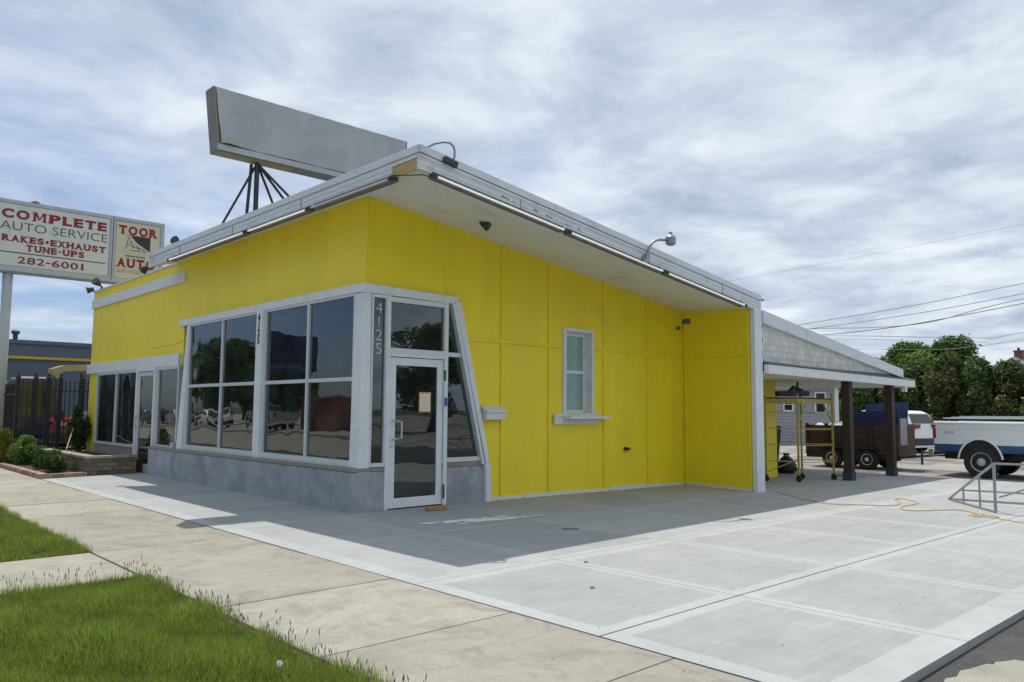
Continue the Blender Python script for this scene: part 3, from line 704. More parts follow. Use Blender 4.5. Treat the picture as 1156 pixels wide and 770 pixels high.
def f(m):
    m.hexa([(7.76, -2.27, 2.24), (15.30, -2.27, 2.15), (15.30, -2.17, 2.15), (7.76, -2.17, 2.24), (7.76, -2.27, 2.42), (15.30, -2.27, 2.33), (15.30, -2.17, 2.33), (7.76, -2.17, 2.42)])
    m.box(15.18, 15.30, -2.17, 6.1, 2.15, 2.33)
part('eave_board', 'white', cr, f, bevel=.005)
def f(m):
    m.hexa([(7.76, -2.285, 2.425), (15.32, -2.285, 2.335), (15.32, -2.10, 2.345), (7.76, -2.10, 2.455), (7.76, -2.285, 2.44), (15.32, -2.285, 2.35), (15.32, -2.10, 2.39), (7.76, -2.10, 2.50)])
part('pent_shingles', 'roofgrey', cr, f)
def f(m): m.hexa([(7.8, -2.17, 2.255), (15.18, -2.17, 2.165), (15.18, 6, 2.165), (7.8, 6, 2.255), (7.8, -2.17, 2.28), (15.18, -2.17, 2.19), (15.18, 6, 2.19), (7.8, 6, 2.28)])
part('carport_ceiling', 'soffit', cr, f)
part('eave_block', 'white', cr, lambda m: m.box(14.6, 14.72, -2.28, -2.18, 2.02, 2.15))
for x, y in ((11.83, -2.0), (14.2, -2.03)):
    p = part('carport_post', 'wooddark', B, lambda m: m.box(x-.095, x+.095, y-.095, y+.095, gz(x), 2.25), bevel=.01)
    part('post_base', 'postbase', p, lambda m: m.box(x-.11, x+.11, y-.11, y+.11, gz(x), gz(x)+.2))
for x, y in ((14.9, 5.8), (11.6, 5.8)):
    part('carport_post', 'wooddark', B, lambda m: m.box(x-.1, x+.1, y-.1, y+.1, -.1, 2.2))

# ------------------------------------------------------------------ things on the building
def tube_lamp(a, b, label, lit=True, inner=Vector((0, .10, .03))):
    a = Vector(a); b = Vector(b); T = thing('tube_light', a, label, 'tube light', 'tube lights under the roof edge')
    d = (b-a).normalized()
    part('tube', 'tube' if lit else 'tubeoff', T, lambda m: m.tube([a+d*.05, b-d*.05], .014, 10))
    part('housing', 'grime', T, lambda m: m.bar(a+inner, b+inner, .07, .09))
    for p in (a, b): part('lamp_holder', 'darkmetal', T, lambda m: (m.bar(p-d*.025, p+d*.025, .04, .055), m.bar(p, p+inner, .03, .03)))
def sp_(x): return Vector((x, -2.22, fbot(x)-.045))
tube_lamp(sp_(-.42), sp_(2.02), 'long lit tube light under the side roof edge, nearest the roof corner')
tube_lamp(sp_(2.10), sp_(4.45), 'lit tube light in the middle of the row along the side roof edge')
tube_lamp(sp_(4.53), sp_(7.05), 'lit tube light at the low far end of the side roof edge')
def fp_(y): return Vector((-.70, y, fbot(-.62)-.04))
ii = Vector((.10, 0, .03))
tube_lamp(fp_(-1.62), fp_(.50), 'unlit grey tube light under the front roof edge beside the bare yellow board', False, ii)
tube_lamp(fp_(.58), fp_(2.65), 'lit tube light in the middle of the front roof edge', True, ii)
tube_lamp(fp_(2.75), fp_(6.3), 'lit tube light at the far left end of the front roof edge', True, ii)
o = MB().tube([fp_(-1.6)+Vector((.02, 0, .05)), (-.62, -1.85, 4.50), (-.56, -2.12, 4.46), (-.48, -2.18, 4.44), sp_(-.42)], .008, 6).build('lamp_cable', 'darkmetal', origin=(-.6, -2, 4.4))
prop(o, 'thin dark cable looping around the underside of the roof corner', 'cable')
G_ = thing('gooseneck_lamp', (4.0, -2.17, 4.08), 'grey curved pipe lamp bracket on the side fascia against the sky', 'outdoor lamp')
part('arm', 'steel', G_, lambda m: m.tube([(3.97, -2.18, 4.0), (3.98, -2.24, 4.16), (4.07, -2.27, 4.28), (4.22, -2.28, 4.34), (4.50, -2.28, 4.37)], .022, 8), smooth=True)
part('lamp_head', 'steel', G_, lambda m: m.lathe((4.55, -2.28, 4.29), (0, 0, 1), [(0, .05), (.03, .09), (.14, .09), (.17, .06), (.19, .03), (.23, .03)], 14))
part('mount', 'steel', G_, lambda m: m.box(3.92, 4.02, -2.19, -2.157, 3.93, 4.05))
G_ = thing('conduit_hook', (-.3, -2.1, 4.7), 'small dark hooked conduit with a socket over the roof corner', 'conduit')
part('pipe', 'steel', G_, lambda m: m.tube([(-.42, -1.98, 4.80), (-.40, -2.0, 4.88), (-.33, -2.08, 4.93), (-.25, -2.15, 4.955), (-.18, -2.20, 4.95), (-.13, -2.22, 4.91), (-.11, -2.22, 4.85), (-.11, -2.22, 4.78), (-.13, -2.19, 4.68)], .015, 8))
part('socket', 'darkmetal', G_, lambda m: m.bar((-.26, -2.19, 4.72), (-.05, -2.19, 4.68), .06, .07))
def flood(name, loc, label, aim, s=1.0, mount=(0, 0, .1)):
    T = thing(name, loc, label, 'floodlight'); c = Vector(loc); a = Vector(aim).normalized()
    part('lamp_head', 'darkmetal', T, lambda m: m.lathe(c, a, [(-.10*s, .03*s), (-.06*s, .055*s), (.03*s, .085*s), (.06*s, .09*s)], 12))
    part('bracket', 'darkmetal', T, lambda m: (m.bar(c, c+Vector(mount), .03*s), m.lathe(c+Vector(mount), (0, 0, 1), [(-.012, .06*s), (.012, .06*s)], 12)))
    part('lens', 'carglass', T, lambda m: m.lathe(c+a*.061*s, a, [(0, .08*s), (.006, .08*s)], 12))
flood('floodlight', (1.50, -1.0, 4.36), 'small dark twin floodlight under the sloping white soffit', (.4, -.6, -.4), 1.0, (0, 0, .11))
flood('floodlight', (-.35, 6.9, 5.02), 'small grey floodlight standing on the front roof edge left of the big blank sign', (-.5, -.3, .2), 1.1, (0, 0, -.25))
flood('floodlight', (-.12, 13.35, 4.90), 'black floodlight on the lower parapet, right one of two below the auto service sign', (-.5, -.3, .3), 1.25, (.16, 0, -.15))
flood('floodlight', (-.12, 14.05, 4.78), 'dark floodlight at the far left corner of the yellow parapet, left one of two', (-.6, .1, -.2), 1.15, (.14, -.02, -.04))
flood('floodlight', (-.66, 7.85, 4.50), 'small dark floodlight at the left tip of the white front fascia', (-.4, .5, -.5), 1.0, (.15, -.1, .08))
T = thing('mailbox', (2.45, -.1, 1.3), 'white metal mailbox on the yellow wall beside the slanted glass entrance', 'mailbox')
part('box', 'white', T, lambda m: m.prism([(2.22, -.11, 1.33), (2.22, -.25, 1.33), (2.22, -.27, 1.46), (2.22, -.11, 1.53)], (.42, 0, 0)), bevel=.006)
part('lid', 'white', T, lambda m: m.prism([(2.20, -.10, 1.57), (2.20, -.10, 1.53), (2.20, -.30, 1.45), (2.20, -.30, 1.475)], (.46, 0, 0)), bevel=.004)

# big blank roof sign
T = thing('roof_sign', (0, 2.9, 4.8), 'big blank weathered grey billboard cabinet raised on struts above the roof', 'billboard')
Y0, Y1 = 2.78, 3.10
def f(m): m.hexa([(-1.20, Y0, 5.82), (2.66, Y0, 5.82), (2.66, Y1, 5.82), (-1.20, Y1, 5.82), (-1.32, Y0, 6.90), (2.66, Y0, 6.90), (2.66, Y1, 6.90), (-1.32, Y1, 6.90)])
part('cabinet', 'cabinetend', T, f)
# wrinkled cover: grid
cv = MB(); nx, nz = 70, 22; vv = []
for j in range(nz+1):
    for i in range(nx+1):
        u = i/nx; v = j/nz; x0 = -1.155-.12*v; x = x0+(2.62-x0)*u; z = 5.95+(6.895-5.95)*v
        d = .010*math.sin(23*u+2*v)*(1-v)+.006*math.sin(60*u)+.07*math.exp(-((u-.045)/.05)**2-((v-.10)/.22)**2)-.012*math.exp(-((u-.09)/.03)**2-((v-.12)/.2)**2)
        vv.append((x, Y0-.016-d, z))
cv.add(vv, [(j*(nx+1)+i, j*(nx+1)+i+1, (j+1)*(nx+1)+i+1, (j+1)*(nx+1)+i) for j in range(nz) for i in range(nx)])
cv.build('cover', 'skintarp', T, smooth=True)
part('bottom_rail', 'signframe', T, lambda m: m.box(-1.21, 2.67, Y0-.03, Y0, 5.83, 5.93))
part('edge_strip', 'gold', T, lambda m: m.hexa([(-1.205, Y0-.02, 5.94), (-1.195, Y0-.02, 5.94), (-1.195, Y0, 5.94), (-1.205, Y0, 5.94), (-1.315, Y0-.02, 6.9), (-1.305, Y0-.02, 6.9), (-1.305, Y0, 6.9), (-1.315, Y0, 6.9)]))
part('bottom_panel', 'tan', T, lambda m: m.box(-1.19, .2, Y0+.02, Y1-.02, 5.812, 5.819))
tp = Vector((-.42, 2.95, 5.80))
part('post', 'darkmetal', T, lambda m: m.tube([(-.42, 2.95, 4.7), tp], .045, 8))
part('post', 'darkmetal', T, lambda m: m.tube([(-.50, 3.15, 4.7), tp+Vector((-.05, .12, 0))], .03, 8))
for q in ((-.55, 4.3, 4.72), (.35, 3.3, 4.65), (.45, 2.6, 4.62), (.55, 2.3, 4.62)):
    part('strut', 'darkmetal', T, lambda m: m.tube([q, tp], .024, 6))
for x in (2.2,):
    part('post', 'darkmetal', T, lambda m: m.tube([(x, 2.95, 4.4), (x, 2.95, 5.82)], .045, 8))
    for q in ((x-.6, 2.3, 4.4), (x+.5, 3.6, 4.3)): part('strut', 'darkmetal', T, lambda m: m.tube([q, (x, 2.95, 5.8)], .024, 6))

# ------------------------------------------------------------------ left pole sign
SERIF = {'C': [(1, .95, 'v')], 'M': [(.1, 0), (.1, 1), (.9, 0), (.9, 1)], 'P': [(.14, 0), (.14, 1)], 'L': [(.18, 0), (.18, 1)], 'E': [(.16, 0), (.16, 1)], 'T': [(.5, 0)], 'B': [(.14, 0), (.14, 1)],
         'R': [(.14, 0), (.14, 1), (.88, 0)], 'A': [(.08, 0), (.92, 0)], 'K': [(.14, 0), (.14, 1), (.88, 0), (.85, 1)], 'X': [(.1, 0), (.1, 1), (.9, 0), (.9, 1)], 'H': [(.14, 0), (.14, 1), (.86, 0), (.86, 1)],
         'U': [(.14, 1), (.86, 1)], 'N': [(.12, 0), (.12, 1), (.88, 1)], '1': [(.5, 0)]}
def serif_text(body, x0, x1, zc0, zc1, h, y, matname, parent):
    """letters spread from x0 to x1 on plane y, cap height h, slab serifs"""
    wd = {'M': 1.25, 'I': .5, '-': .6, '•': .6, '1': .75, 'O': 1.1, ' ': .5, 'E': .85, 'L': .85, 'S': .85, '8': .95, '2': .9, '6': .95, '0': .95}
    ws = [wd.get(c, 1.0) for c in body]; tot = sum(ws); k = (x1-x0)/tot; x = x0
    for c, wi in zip(body, ws):
        w_ = wi*k; xc = x+w_/2; zc = zc0+(zc1-zc0)*((xc-x0)/(x1-x0))
        if c == '•': part('lettering', matname, parent, lambda m: m.lathe((xc, y, zc), (0, -1, 0), [(0, h*.25), (.006, h*.25)], 14))
        elif c == '-': part('lettering', matname, parent, lambda m: m.box(xc-w_*.36, xc+w_*.36, y-.006, y, zc-h*.09, zc+h*.09))
        elif c == 'M':
            p0 = xc-w_*.42; W_ = w_*.84; hh = h/2
            def f(m):
                for u in (.08, .76): m.box(p0+W_*(u), p0+W_*(u+.18), y-.006, y, zc-hh, zc+hh)
                m.prism([(p0+W_*.10, y, zc+hh), (p0+W_*.32, y, zc+hh), (p0+W_*.56, y, zc-hh*.7), (p0+W_*.46, y, zc-hh*.7)], (0, -.0055, 0))
                m.prism([(p0+W_*.86, y, zc+hh), (p0+W_*.72, y, zc+hh), (p0+W_*.46, y, zc-hh*.7), (p0+W_*.54, y, zc-hh*.7)], (0, -.0050, 0))
                for u in (.16, .86):
                    for q in (zc-hh, zc+hh-.1*h): m.box(p0+W_*(u-.15), p0+W_*(u+.15), y-.0065, y, q, q+.1*h)
            part('lettering', matname, parent, f)
        elif c != ' ':
            o = text('lettering', c, (xc, y-.003, zc-.0), h/.70, matname, parent, width=w_*(.34 if c == '1' else .84), offset=h*(.018 if c in '2680' else .07), depth=.003)
            zz = [v.co.z for v in o.data.vertices]; org = ORG[o.name]; lo, hi = min(zz), max(zz); s_ = h/(hi-lo)
            for v in o.data.vertices: v.co.z = (zc-org.z)+(v.co.z-(lo+hi)/2)*s_
            m = MB()
            for q in SERIF.get(c, []):
                if len(q) == 3: continue
                xx = xc-w_*.42+q[0]*w_*.84; zz = zc-h/2 if q[1] == 0 else zc+h/2-.10*h
                m.box(xx-w_*.19, xx+w_*.19, y-.0065, y-.001, zz, zz+.10*h)
            if m.v:
                so_ = m.build('serif', matname, o)
        x += w_
LS = thing('pole_sign', (-1.7, 16.15, 0), 'white illuminated cabinet sign reading COMPLETE AUTO SERVICE and TOOR AUTO on a pole', 'sign')
SY = 16.0
part('cabinet', 'signframe', LS, lambda m: m.box(-2.55, 2.50, SY, SY+.35, 5.32, 7.42), bevel=.01)
part('face_panel', 'signface', LS, lambda m: m.box(-2.48, .86, SY-.010, SY-.001, 5.52, 7.30))
part('face_panel', 'cream', LS, lambda m: m.box(1.06, 2.36, SY-.010, SY-.001, 5.50, 7.28))
part('frame', 'signframe', LS, lambda m: (m.box(-2.55, 2.5, SY-.03, SY-.0, 7.32, 7.42), m.box(-2.55, 2.5, SY-.03, SY, 5.32, 5.48), m.box(.90, 1.02, SY-.03, SY, 5.48, 7.32), m.box(2.40, 2.5, SY-.03, SY, 5.48, 7.32), m.box(-2.55, -2.49, SY-.03, SY, 5.48, 7.32)))
part('divider', 'darkmetal', LS, lambda m: (m.box(.955, .975, SY-.034, SY-.03, 5.4, 7.40), m.box(-2.55, 2.5, SY-.036, SY-.031, 5.335, 5.35)))
part('pole', 'pole', LS, lambda m: m.tube([(-1.72, SY+.17, -.1), (-1.72, SY+.17, 5.33)], .13, 14), smooth=True)
part('top_bolt', 'brick', LS, lambda m: m.lathe((-1.15, SY+.1, 7.42), (0, 0, 1), [(0, .14), (.05, .12), (.09, .04)], 10))
YT = SY-.0105
serif_text('COMPLETE', -2.02, .80, 7.02, 7.02, .27, YT, 'signred', LS)
t_ = text('lettering', 'AUTO SERVICE', (-.60, YT-.003, 6.66), .36, 'signgreen', LS, width=2.82, offset=-.004, depth=.003)
serif_text('BRAKES•EXHAUST', -2.20, .80, 6.31, 6.31, .19, YT, 'signred', LS)
serif_text('TUNE-UPS', -1.36, .20, 6.07, 6.07, .19, YT, 'signred', LS)
part('rule', 'signgreen', LS, lambda m: m.box(-2.44, .78, YT-.004, YT, 5.885, 5.915))
serif_text('282-6001', -1.55, .25, 5.70, 5.70, .20, YT, 'signred', LS)
serif_text('TOOR', 1.10, 2.30, 7.04, 7.04, .28, YT, 'signred', LS)
serif_text('AUTO', 1.10, 2.26, 6.00, 6.00, .29, YT, 'signred', LS)
text('lettering', 'SERVICES INC', (1.66, YT-.003, 5.73), .15, 'faded', LS, width=1.1, depth=.003)
text('lettering', 'COMPLETE', (1.60, YT-.003, 6.29), .10, 'signgreen', LS, width=.55, depth=.003) if False else None
def f(m):
    pts = []
    for cx, cz, a0 in ((2.02, 6.83, 0), (1.42, 6.83, 90), (1.42, 6.38, 180), (2.02, 6.38, 270)):
        for k in range(5): a = rad(a0+k*22.5); pts.append((cx+.06*math.cos(a), YT, cz+.06*math.sin(a)))
    m.prism(pts, (0, -.004, 0))
pic = part('picture_panel', 'black_text', LS, f)
def f(m):   # pale abstract sketch of a man bent over an engine bay, as broken shapes
    y = YT-.0065
    m.prism([(1.34, y, 6.40), (1.30, y, 6.62), (1.38, y, 6.86), (1.50, y, 6.88), (1.56, y, 6.78), (1.68, y, 6.66), (1.86, y, 6.55), (2.06, y, 6.44), (2.08, y, 6.32), (1.36, y, 6.32)], (0, .002, 0))
part('sketch', 'cream', pic, f)
def f(m):
    y = YT-.009
    for a, b in (((1.36, 6.45), (1.42, 6.80)), ((1.42, 6.80), (1.52, 6.82)), ((1.40, 6.60), (1.60, 6.52)), ((1.52, 6.70), (1.58, 6.48)), ((1.60, 6.52), (1.80, 6.50)), ((1.62, 6.60), (1.88, 6.44)), ((1.44, 6.42), (1.96, 6.40)), ((1.70, 6.56), (1.74, 6.42)), ((1.84, 6.50), (2.0, 6.43)), ((1.47, 6.75), (1.50, 6.62))):
        m.bar((a[0], y, a[1]), (b[0], y, b[1]), .003, .02, up=(0, 1, 0)) if False else m.bar((a[0], y, a[1]), (b[0], y, b[1]), .02, .002, up=(0, 1, 0))
part('sketch_line', 'signgreen', pic, f)
def f(m):
    for i in range(8): m.box(1.36+i*.075, 1.41+i*.075, YT-.004, YT, 6.20, 6.25)
part('caption', 'signgreen', LS, f)

# ------------------------------------------------------------------ neighbour shop, fence, planter
NB = thing('auto_shop_building', (3, 30, 0), 'low blue-grey block shop with a yellow stripe behind the black fence', 'building')
def f(m):
    m.box(-3.5, 14, 30, 45, -.1, 4.35); m.box(-3.6, 14.1, 29.93, 30, 4.25, 4.42)
part('wall', 'shopgrey', NB, f)
part('parapet', 'shopgrey', NB, lambda m: (m.box(-6.5, -1.9, 29.96, 45, -.1, 4.9), m.box(-6.6, -1.86, 29.9, 29.96, 4.82, 4.95)))
part('stripe', 'stripe', NB, lambda m: (m.box(-6.5, 14, 29.88, 29.925, 3.58, 3.70), m.box(-6.6, -1.8, 29.87, 29.90, 4.84, 4.93)))
part('garage_door', 'siding', NB, lambda m: [m.box(x, x+3, 29.90, 29.95, 0, 2.6) for x in (-.8, 4.2)])
part('vent_pipe', 'darkmetal', NB, lambda m: (m.tube([(1.35, 31, 4.4), (1.35, 31, 4.75)], .10, 8), m.lathe((1.35, 31, 4.75), (0, 0, 1), [(0, .17), (.12, .17), (.2, .05)], 10)))
part('canopy', 'gold', NB, lambda m: m.prism([(1.35, 24.0, 2.72), (1.35, 24.0, 2.95), (1.75, 24.0, 3.1), (3.2, 24.0, 3.2), (3.2, 24.0, 2.95), (1.7, 24, 2.85), (1.5, 24, 2.55)], (0, .8, 0)))
part('canopy_post', 'darkmetal', NB, lambda m: (m.tube([(1.5, 24.2, -.1), (1.5, 24.2, 2.7)], .05), m.tube([(2.4, 24.2, -.1), (2.4, 24.2, 2.8)], .05)))
part('sign_patch', 'signred', NB, lambda m: m.box(-3.9, -2.9, 29.90, 29.955, 4.05, 4.25))
def fence(name, a, b, posts, label, h=2.15, step=.115, group='black iron fences'):
    a = Vector(a); b = Vector(b); L = (b-a).length; d = (b-a)/L
    T = thing(name, a, label, 'fence', group)
    def f(m):
        for z in (.18, h-.28): m.bar(a+Vector((0, 0, z)), b+Vector((0, 0, z)), .03, .04)
    part('rail', 'darkmetal', T, f)
    pk = MB(); n = int(L/step)
    for i in range(1, n):
        p = a+d*(i*step); pk.bar(p+Vector((0, 0, .05)), p+Vector((0, 0, h-.08)), .02); pk.tube([p+Vector((0, 0, h-.08)), p+Vector((0, 0, h-.04)), p+Vector((0, 0, h+.04))], [.009, .022, .002], 5)
    pk.build('pickets', 'black', T)
    for t in posts:
        p = a+d*t
        q = part('post', 'black', T, lambda m: m.box(p.x-.05, p.x+.05, p.y-.05, p.y+.05, -.06, h+.08))
        part('finial', 'darkmetal', q, lambda m: m.lathe((p.x, p.y, h+.08), (0, 0, 1), [(0, .06), (.02, .06), (.05, .02), (.08, .04), (.11, .035), (.15, .004)], 8))
fence('iron_fence', (-1.62, 14.5, 0), (.9, 14.5, 0), (.0, .42, .72, 1.02, 1.58), 'black iron fence with spear tops and close posts between the walk and the yellow shop', 2.2)
fence('iron_fence', (-1.62, 14.6, 0), (-1.62, 40, 0), (2.4, 4.8, 7.2, 9.6, 12, 14.4, 16.8, 19.2, 21.6, 24, 25.3), 'long black iron fence running away along the sidewalk at the left edge', 2.1)
# raised brick planter
T = thing('brick_planter', (-.8, 10.5, 0), 'raised brown brick planter with pale cap stones under the far shop windows', 'planter')
brk = MB()
def brickwall(m, a, b, h, th, courses, L=.21):
    a = Vector(a); b = Vector(b); D = (b-a).length; d = (b-a)/D; nn = Vector((-d.y, d.x, 0)); ch = h/courses
    for c in range(courses):
        x = -(c % 2)*L/2
        while x < D:
            s0 = max(x, 0); s1 = min(x+L-.008, D)
            if s1-s0 > .02:
                t = random.uniform(.7, 1.25); p = a+d*s0; q = a+d*s1; z0 = a.z+c*ch+.004; z1 = z0+ch-.008; o2 = nn*th
                m.hexa([(p.x, p.y, z0), (q.x, q.y, z0), (q.x+o2.x, q.y+o2.y, z0), (p.x+o2.x, p.y+o2.y, z0), (p.x, p.y, z1), (q.x, q.y, z1), (q.x+o2.x, q.y+o2.y, z1), (p.x+o2.x, p.y+o2.y, z1)], 0, (t, t*.97, t*.92))
            x += L
M['plbrick'] = mat('planter_brick', (.20, .155, .12), .9, .2, 5, .3, 40, attr=True)
M['capstone'] = mat('cap_stone', (.34, .30, .24), .9, .2, 5, .3, 40, attr=True)
brickwall(brk, (-1.30, 8.95, 0), (-.28, 8.95, 0), .36, .2, 4); brickwall(brk, (-1.30, 13.6, 0), (-1.30, 9.16, 0), .36, .2, 4)
brk.build('wall', 'plbrick', T)
cp = MB(); brickwall(cp, (-1.33, 13.6, .36), (-1.33, 8.93, .36), .06, .26, 1, .3); brickwall(cp, (-1.06, 8.93, .36), (-.28, 8.93, .36), .06, .24, 1, .3); cp.build('cap', 'capstone', T)
part('soil', 'soil', T, lambda m: m.box(-1.12, -.07, 9.14, 13.6, 0, .30))
T = thing('brick_edging', (-2, 10, 0), 'low reddish brick edging around the shrub bed beside the sidewalk', 'edging')
e = MB(); brickwall(e, (-2.23, 13.2, -.02), (-2.23, 8.65, -.02), .11, .16, 1, .22); brickwall(e, (-2.23, 8.62, -.02), (-1.33, 8.80, -.02), .11, .16, 1, .22)
M['edgebrick'] = mat('edging_brick', (.33, .22, .165), .9, .2, 5, .3, 40, attr=True)
e.build('brick_row', 'edgebrick', T)
part('soil', 'soil', T, lambda m: m.box(-2.07, -1.31, 8.8, 14.4, -.05, .045))
# stake
o = MB().tube([(-.95, 12.2, .35), (-.35, 13.9, 1.0)], .016, 6).build('wooden_stake', 'capstone0', origin=(-.95, 12.2, .35))
prop(o, 'thin tan wooden stake leaning against the black fence over the planter', 'stake')

# ------------------------------------------------------------------ foliage
def leaf_cloud(centers, radii, n, size, seed, tones, shell=.75, sag=.3):
    r = np.random.default_rng(seed); C = np.array(centers); R = np.array(radii)
    wgt = (R[:, 0]*R[:, 1]*R[:, 2])**.67; idx = r.choice(len(C), n, p=wgt/wgt.sum())
    d = r.normal(size=(n, 3)); d /= np.linalg.norm(d, axis=1)[:, None]
    rad_ = r.uniform(0, 1, n)**(1/3)*(1-shell*.5)+shell*.5*r.uniform(.6, 1.1, n)
    rad_ = np.where(r.random(n) < .07, rad_*r.uniform(1.05, 1.3, n), rad_)
    p = C[idx]+d*R[idx]*rad_[:, None]
    nrm = d*.6+r.normal(size=(n, 3))*.7+np.array([0, 0, .3]); nrm /= np.linalg.norm(nrm, axis=1)[:, None]
    a = np.cross(nrm, r.normal(size=(n, 3))); a /= np.linalg.norm(a, axis=1)[:, None]; b = np.cross(nrm, a)
    s = size*r.uniform(.6, 1.35, n)[:, None]
    q = np.stack([p-a*s, p+b*s*.45-a*s*.1, p+a*s, p-b*s*.45+a*s*.1], 1)
    tn = np.array(tones); clump = r.choice(len(tn), len(C)); t = tn[clump[idx]]*r.uniform(.7, 1.3, n)[:, None]
    return q.reshape(-1, 3), t
def tree(name, loc, h, rx, ry, n, size, seed, label, cat, leaf='leaf', tones=((1, 1, 1), (.8, .85, .8), (1.2, 1.15, 1.0)), trunk=.16, crown0=.25, group=None, clumps=26, trunk_h=None):
    r = random.Random(seed); T = thing(name, loc, label, cat, group); L = Vector(loc)
    cs = []; rs = []; limbs = MB(); th = h*(trunk_h or .5)
    limbs.tube([L+Vector((0, 0, -.1)), L+Vector((r.uniform(-.1, .1), 0, th*.5)), L+Vector((r.uniform(-.2, .2), r.uniform(-.2, .2), th)), L+Vector((0, 0, h*.8))], [trunk, trunk*.8, trunk*.6, trunk*.15], 8)
    for i in range(clumps):
        a = r.uniform(0, 2*math.pi); zf = crown0+(1-crown0)*(i+.5)/clumps*0.93; pr = math.sin(math.pi*min(1, max(0, (zf-crown0)/(1-crown0)))**.75*.93+.22)
        k = r.uniform(.15, 1)**.6*pr*.80
        c = Vector((math.cos(a)*rx*k, math.sin(a)*ry*k, h*zf+r.uniform(-.1, .1)*h)); sc = r.uniform(.20, .36)
        if c.z > h*.9: c.z = h*.9
        cs.append(tuple(L+c)); rs.append((rx*sc*1.2, ry*sc*1.2, h*sc*.42+.12))
        if i % 2 == 0: limbs.tube([L+Vector((0, 0, min(th, c.z*.6))), L+c*.55+Vector((0, 0, c.z*.15)), L+c], [trunk*.4, trunk*.25, trunk*.06], 5)
    limbs.build('trunk', 'bark', T)
    q, t = leaf_cloud(cs, rs, n, size, seed, tones)
    keep = q.reshape(-1, 4, 3)[:, :, 2].min(1) > L.z+.02; q = q.reshape(-1, 4, 3)[keep].reshape(-1, 3); t = t[keep]
    fast_mesh('crown', q, 4, t, leaf, parent=T); return T
GT = 'trees behind the alley'
TG = ((1, 1, 1), (.75, .85, .75), (1.25, 1.2, 1.0)); TR = ((1, 1, 1), (.75, .85, .7), (1.2, 1.0, .95), (.9, 1.15, .8), (1.2, 1.3, .95))
tree('leafy_tree', (44.5, 8.4, -.1), 5.8, 2.1, 3.1, 30000, .13, 1, 'tall bright green tree with the highest crown above the brown hedge', 'tree', 'leafb', TG, group=GT, crown0=.1, clumps=40)
tree('leafy_tree', (45, 6.3, -.1), 5.9, 1.7, 2.4, 22000, .13, 2, 'bright green tree crowned just right of the highest one', 'tree', 'leafb', TG, group=GT, crown0=.1, clumps=34)
tree('leafy_tree', (46, 11.9, -.1), 5.1, 2.4, 3.6, 26000, .13, 3, 'dark green tree just right of the carport roof tip', 'tree', 'leaf', TG, group=GT, crown0=.1, clumps=34)
tree('leafy_tree', (43, 13.6, -.1), 4.3, 3.0, 3.2, 18000, .13, 4, 'light green tree seen between the two carport posts', 'tree', 'leafb', ((1.5, 1.5, 1.2), (1, 1.1, .9)), group=GT, crown0=.08, clumps=34)
for i, (x, y, h, lb) in enumerate(((41, 10.4, 4.2, 'brownish green hedge bush behind the blue boards, leftmost of the hedge'), (41, 8.7, 4.55, 'brownish green hedge bush directly above the white car'), (41.5, 7.0, 4.7, 'dense brownish hedge bush above the tail of the pickup bed'), (41, 5.3, 4.8, 'dense brownish hedge bush above the rear wheel of the pickup'), (41.3, 3.7, 4.45, 'dense dark hedge bush just left of the far house roof'), (41.5, 2.2, 4.3, 'dense hedge bush at the right edge in front of the far house roof'), (41, .6, 4.3, 'hedge bush past the right end of the hedge by the pickup cab'))):
    tree('hedge_bush', (x, y, -.1), h, 1.7, 1.55, 17000, .11, 20+i, lb, 'bush', 'leafr', TR, crown0=.04, group='brownish hedge bushes behind the vehicles', clumps=38, trunk=.1)
GS = 'small garden shrubs left of the shop'
def shrub(name, loc, h, rx, n, size, seed, label, leaf, tones=TG):
    tree(name, loc, h, rx, rx, n, size, seed, label, 'shrub', leaf, tones, trunk=.02, crown0=.1, group=GS, clumps=16)
shrub('shrub', (-2.0, 13.9, 0), .8, .5, 5000, .03, 41, 'yellow leaved shrub at the left edge in front of the fence', 'leafy')
shrub('shrub', (-1.6, 12.9, .04), .62, .48, 5000, .03, 42, 'light green round shrub before the black fence post', 'leafb', ((1.0, 1.1, .9), (.7, .85, .6), (1.6, 1.5, 1.3)))
shrub('shrub', (-1.7, 11.0, .04), .36, .32, 3500, .025, 43, 'dark green low shrub in the brick edged bed, farther one', 'leaf', ((.5, .6, .5), (.35, .45, .35)))
shrub('shrub', (-1.72, 9.9, .04), .40, .42, 4500, .025, 44, 'dark green low spreading shrub nearest the sidewalk corner of the bed', 'leaf', ((.7, .8, .6), (.5, .6, .5)))
shrub('climbing_plant', (-.3, 13.7, .3), 1.15, .32, 4000, .035, 45, 'dark leafy climber at the foot of the yellow corner', 'leaf', ((.6, .7, .6), (.5, .6, .5)))

